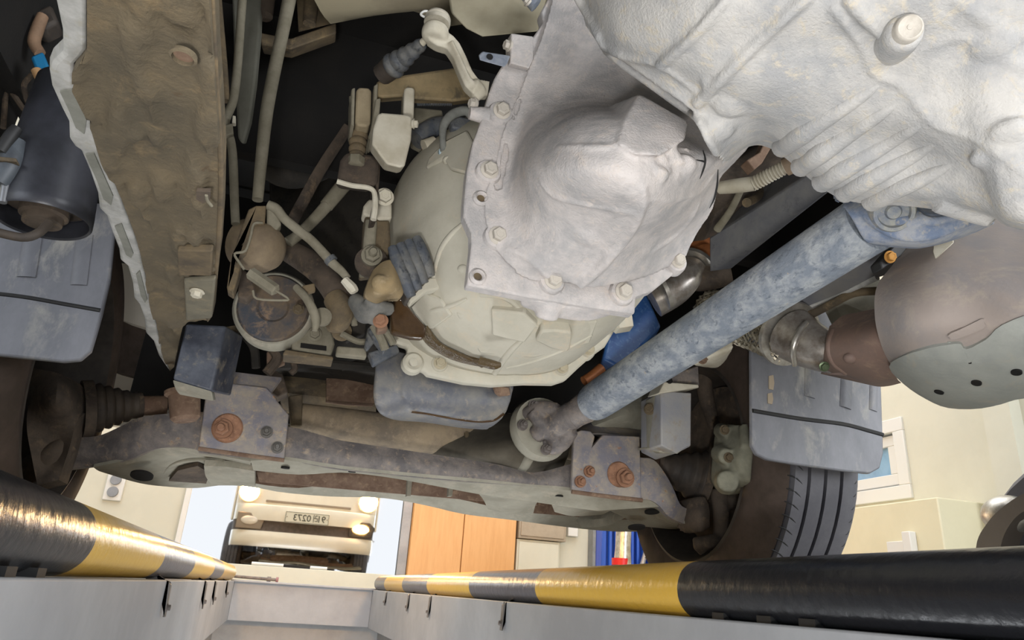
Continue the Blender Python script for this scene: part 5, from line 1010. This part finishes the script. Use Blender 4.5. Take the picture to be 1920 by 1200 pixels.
# ------------------------------------------------------------------ lower left: rubber stop, hoses, release fork, alternator
t = bs = thing('rubber_mount', P(480, 460, 1.02), 'brown dusty domed rubber mount held by a bent steel bracket', 'mount')
obj('dome', lathe(P(455, 455, 1.04), P(540, 478, 1.0), [(0, .036), (.02, .038), (.045, .036), (.058, .028), (.064, .015), (.066, .002)], 32), mat('dome_brown', '84745c', '6b5d4b', None, scale=16, rough=.85, bump=.35), bs)
obj('bracket', slab(PP([(466, 392, .99), (480, 385, .99), (499, 385, .99), (496, 420, .99), (478, 422, .99), (472, 445, .99), (462, 472, .99), (440, 478, .99), (452, 497, .99), (446, 520, .99), (437, 548, .99), (425, 540, .99), (432, 490, .99), (448, 440, .99)]), (0, .03, 0)), m_brown, bs, bevel=.002)
obj('edge', tubep([(493, 418, .985), (476, 420, .985), (470, 443, .985), (460, 470, .985), (440, 476, .985), (450, 494, .985), (458, 505, .985)], 2.5, n=8), m_tube, bs)
obj('ear', slab(PP([(500, 385, 1.0), (520, 400, 1.0), (528, 420, 1.0), (515, 435, 1.0), (500, 420, 1.0)]), (0, .02, 0)), m_tube, bs, bevel=.003)
a, b = P(470, 512, .98), P(516, 544, .97); obj('long_nut', lathe(a, b, [(0, 12*mp(a)), ((b-a).length, 12*mp(a)), ((b-a).length+.002, 9*mp(a))], 6), m_tube, bs); obj('split_pin', tubep([(516, 544, .97), (540, 560, .97), (530, 563, .97), (482, 560, .97), (474, 545, .97)], 2.2, n=8), m_tube, bs)
t = thing('vacuum_hose', P(580, 450, 1.0), 'slim dusty hose slanting down right across the dark rods', 'hose')
obj('hose', tubep([(502, 384, 1.0), (518, 392, 1.0), (533, 410, 1.0), (560, 432, 1.0), (583, 450, 1.0), (607, 475, 1.0), (622, 492, 1.0), (640, 508, 1.0), (652, 522, 1.0)], [9, 10, 9, 9, 9, 9, 9, 8, 7], n=14), m_tube, t); obj('end_fitting', tubep([(645, 524, .99), (660, 540, .99), (665, 548, .99)], [8, 10, 8], n=6, sm=2), m_white, t); obj('band', tubep([(617, 484, 1.0), (623, 491, 1.0)], [12, 12], sm=1), m_boot, t)
t = thing('coolant_pipe', P(590, 490, 1.1), 'thick dark brown bent pipe ending in a cast elbow', 'pipe')
obj('pipe', tubep([(545, 472, 1.15), (575, 490, 1.12), (605, 515, 1.1), (630, 550, 1.08), (640, 580, 1.08)], [22, 24, 24, 24, 22], n=18), m_dkbrown, t)
obj('elbow', tubep([(628, 560, 1.07), (640, 580, 1.06), (636, 605, 1.07), (622, 612, 1.09)], [22, 24, 19, 12], n=16), m_brown, t); p = P(605, 592, 1.05); obj('tab', lathe(p+V((0, .01, 0)), p, [(0, .014), (.008, .014), (.01, .008)], 16), m_tube, t)
obj('clip', slab(PP([(566, 535, 1.04), (590, 530, 1.04), (592, 545, 1.04), (575, 550, 1.04)]), (0, .01, 0)), m_brown, t, bevel=.002); obj('arm', tubep([(555, 538, 1.04), (575, 560, 1.03), (588, 585, 1.03), (592, 605, 1.03), (590, 620, 1.03)], [7, 8, 9, 8, 5], n=10), m_tube, t)
t = thing('alternator', P(515, 570, 1.2), 'half hidden rusty alternator disc with a cream rim, lower left', 'alternator')
a = P(512, 575, 1.2); k = mp(a); ax = V((-.1, -.98, -.06)).normalized()
obj('disc', lathe(a+ax*-.06, a, [(0, 69*k), (.05, 68*k), (.058, 62*k), (.06, 30*k), (.056, 25*k)], 48), mat('disc_rust_blue', '6d5c48', '3c4048', '86705a', scale=14, rough=.75, bump=.35), t)
obj('rim', lathe(a+ax*-.05, a+ax*.0, [(0, 66*k), (.004, 74*k), (.036, 75*k), (.042, 70*k)], 48), m_under, t)
obj('cover', slab(PP([(452, 500, 1.1), (470, 515, 1.1), (480, 545, 1.1), (462, 560, 1.1), (445, 555, 1.1)]), (0, .03, 0)), m_dkbrown, t, bevel=.003)
for px, py in ((462, 560), (560, 580)): bolt(P(px, py, 1.14), ax, .007, t, m_brown)
t = thing('starter_bracket', P(585, 640, 1.25), 'dusty slotted bracket box below the bent pipe', 'bracket')
obj('plate', slab(PP([(560, 615, 1.22), (590, 605, 1.22), (622, 610, 1.22), (628, 645, 1.22), (620, 668, 1.22), (548, 655, 1.22), (545, 640, 1.22)]), (0, .04, 0)), m_tube, t, bevel=.004)
obj('slot', slab(PP([(564, 643, 1.217), (612, 649, 1.217), (612, 657, 1.217), (563, 651, 1.217)]), (0, .005, 0)), m_void, t); obj('ledge', slab(PP([(535, 655, 1.21), (625, 668, 1.21), (625, 674, 1.21), (530, 664, 1.21)]), (0, .05, 0)), m_brown, t, bevel=.002)
bolt(P(590, 627, 1.215), (0, -1, -.1), .009, t, m_tube); obj('boss', lathe(P(640, 620, 1.2), P(641, 622, 1.17), [(0, .018), (.02, .017), (.024, .012)], 20), m_brown, t)
t = thing('cable_bracket', P(690, 640, 1.1), 'group of grey angled cable brackets beside the release fork', 'bracket')
for pts_, m in (([(684, 648, 1.12), (690, 615, 1.12), (705, 600, 1.12), (718, 620, 1.12), (690, 655, 1.12)], m_boot), ([(690, 620, 1.11), (706, 605, 1.11), (735, 640, 1.11), (720, 662, 1.11)], m_boot), ([(632, 648, 1.14), (686, 652, 1.14), (688, 670, 1.14), (630, 664, 1.14)], m_tube), ([(690, 660, 1.15), (745, 645, 1.15), (750, 660, 1.15), (700, 685, 1.15)], m_boot), ([(640, 600, 1.2), (690, 590, 1.2), (685, 625, 1.2), (650, 640, 1.2)], m_engine)): obj('leaf', slab(PP(pts_), (0, .02, 0)), m, t, bevel=.003)
for pts_, r_ in (([(665, 610, 1.12), (663, 590, 1.12), (668, 575, 1.12)], 6), ([(700, 610, 1.1), (715, 635, 1.1), (722, 655, 1.1)], 8), ([(712, 605, 1.1), (728, 628, 1.1), (738, 645, 1.1)], 7), ([(640, 625, 1.15), (670, 640, 1.15), (690, 640, 1.15)], 6)): obj('lever', tubep(pts_, r_, n=8), m_tube, t)
t = thing('black_pipe_cluster', P(620, 690, 1.45), 'dark tangle of lines and brackets above the steering rack', 'engine part')
for pts_, r_, m in (([(520, 660, 1.4), (600, 680, 1.4), (705, 690, 1.4)], 9, m_engine), ([(500, 640, 1.4), (520, 670, 1.4), (500, 700, 1.4)], 10, m_dkbrown), ([(450, 620, 1.35), (475, 650, 1.35), (480, 690, 1.35)], 8, m_engine), ([(640, 690, 1.42), (700, 670, 1.42), (760, 640, 1.42)], 6, m_engine), ([(545, 665, 1.38), (553, 690, 1.38), (545, 700, 1.38)], 6, m_dkbrown)): obj('line', tubep(pts_, r_, n=8), m, t)
obj('rust_bracket', slab(PP([(500, 660, 1.42), (520, 655, 1.42), (535, 680, 1.42), (515, 688, 1.42), (500, 680, 1.42)]), (0, .02, 0)), m_rust, t, bevel=.002)

# release fork with bellows and the clutch slave bracket
t = rf = thing('release_fork', P(740, 530, .98), 'brown release fork end pushed into a black ribbed rubber gaiter', 'fork')
A_, B_, C_, D_ = (731, 466), (787, 444), (812, 514), (768, 560)
def quad(u, w_, y): 
    x = (A_[0]*(1-u)+B_[0]*u)*(1-w_)+(D_[0]*(1-u)+C_[0]*u)*w_; z = (A_[1]*(1-u)+B_[1]*u)*(1-w_)+(D_[1]*(1-u)+C_[1]*u)*w_; return (x, z, y)
for i in range(4):
    u = .08+i*.27; obj('gaiter_rib', tubep([quad(u, w_, .955+abs(w_-.5)*.012) for w_ in (0, .2, .5, .8, 1)], [9, 12, 13, 12, 9], n=12), m_boot, rf)
obj('gaiter', slab(PP([quad(0, 0.02, .965), quad(1, 0.02, .965), quad(1, .98, .965), quad(0, .98, .965)]), (0, .05, 0)), m_rubber, rf, bevel=.006)
obj('gaiter_plate', slab(PP([(800, 520, .985), (832, 518, .985), (833, 530, .985), (822, 542, .985), (800, 545, .985), (770, 570, .985), (765, 555, .985)]), (0, .02, 0)), m_bell, rf, bevel=.003)
fk = net([[(700, 505, .98), (718, 490, .97), (737, 487, .96), (752, 500, .97)], [(690, 528, .97), (712, 520, .945), (738, 520, .94), (756, 530, .96)], [(684, 552, .97), (708, 548, .945), (735, 545, .945), (757, 548, .96)], [(692, 568, .985), (710, 568, .97), (728, 560, .97), (752, 560, .97)]], (0, .04, .01), 4, 4)
fk += ell(P(712, 530, .945), .012)
obj('fork', fk, mat('fork_tan', '98835f', '86765a', 'a99778', scale=18, rough=.75, bump=.3), rf, fuse=.0025, relax=3)
t = thing('slave_bracket', P(710, 470, 1.03), 'upright cast bracket with a bolt left of the ribbed gaiter', 'bracket')
obj('plate', slab(PP([(684, 405, 1.03), (700, 405, 1.03), (712, 412, 1.03), (731, 412, 1.03), (733, 455, 1.03), (726, 490, 1.03), (700, 512, 1.03), (675, 515, 1.03), (680, 470, 1.03)]), (0, .03, 0)), m_brown, t, bevel=.004)
obj('rail', slab(PP([(686, 408, 1.02), (708, 412, 1.02), (704, 470, 1.02), (690, 512, 1.02), (674, 514, 1.02), (680, 470, 1.02)]), (0, .02, 0)), m_tube, t, bevel=.004)
p = P(697, 492, 1.015); obj('recess_or_shade', lathe(p+V((0, .004, 0)), p, [(0, .026), (.004, .026)], 24), m_dkbrown, t); bolt(P(697, 480, 1.01), (0, -1, -.1), .0125, t, m_tube, 'stud')
obj('top_lug', slab(PP([(692, 372, 1.03), (735, 378, 1.03), (735, 410, 1.03), (700, 412, 1.03), (680, 400, 1.03), (682, 385, 1.03)]), (0, .03, 0)), m_white, t, bevel=.004)
t = thing('slave_cylinder', P(690, 570, 1.0), 'grey slave cylinder nose below the release fork with a rusty bleed bolt', 'cylinder')
cy = tubep([(662, 560, 1.02), (678, 575, 1.01), (698, 590, 1.0), (715, 600, 1.0)], [14, 20, 19, 14], n=16); cy += tubep([(690, 560, .99), (705, 575, .99), (735, 580, 1.0)], [14, 16, 12]); cy += ell(P(685, 585, 1.01), .018)
obj('body', cy, mat('cylinder_grey', '77756e', '5a5a58', None, scale=25, rough=.65, bump=.3), t, fuse=.003, relax=3); bolt(P(714, 603, .98), (-.3, -1, .1), .0085, t, m_rbolt); obj('clip', slab(PP([(706, 600, .985), (724, 594, .985), (728, 618, .985), (708, 622, .985)]), (0, .02, 0)), m_rust, t, bevel=.003)
# leaking oil on the housing
o = obj('oil_puddle', slab(PP([(740, 553, 1.02), (756, 560, 1.02), (775, 585, 1.03), (802, 614, 1.035), (796, 634, 1.04), (770, 632, 1.05), (733, 622, 1.06), (733, 590, 1.05)]), (0, .02, 0)), m_oil, bevel=.005); tag(o, 'dark brown wet oil film under the ribbed gaiter on the clutch housing', 'oil')
od = rib(bhs, [(793, 612), (808, 634), (830, 652), (855, 664), (885, 673), (912, 679)], [10, 12, 11, 11, 10, 9], -.2, 14); od += tubep([(900, 677, 1.03), (925, 684, 1.02), (938, 684, 1.02)], [9, 9, 5], n=12)
for q in range(3): od += rib(bhs, [(798+q*3, 612-q*2), (812+q*3, 633-q*3), (834, 649-q*3), (870, 664-q*2), (905, 672+q*3)], [4, 5, 4, 4, 4], -2.2, 8)
o = obj('oil_drip', od, mat('glossy_oil', '4c3d26', '5a4b33', None, scale=40, rough=.06, bump=.5, bdist=.004)); tag(o, 'shiny rope of brown oil dripping across the clutch housing rim', 'oil')
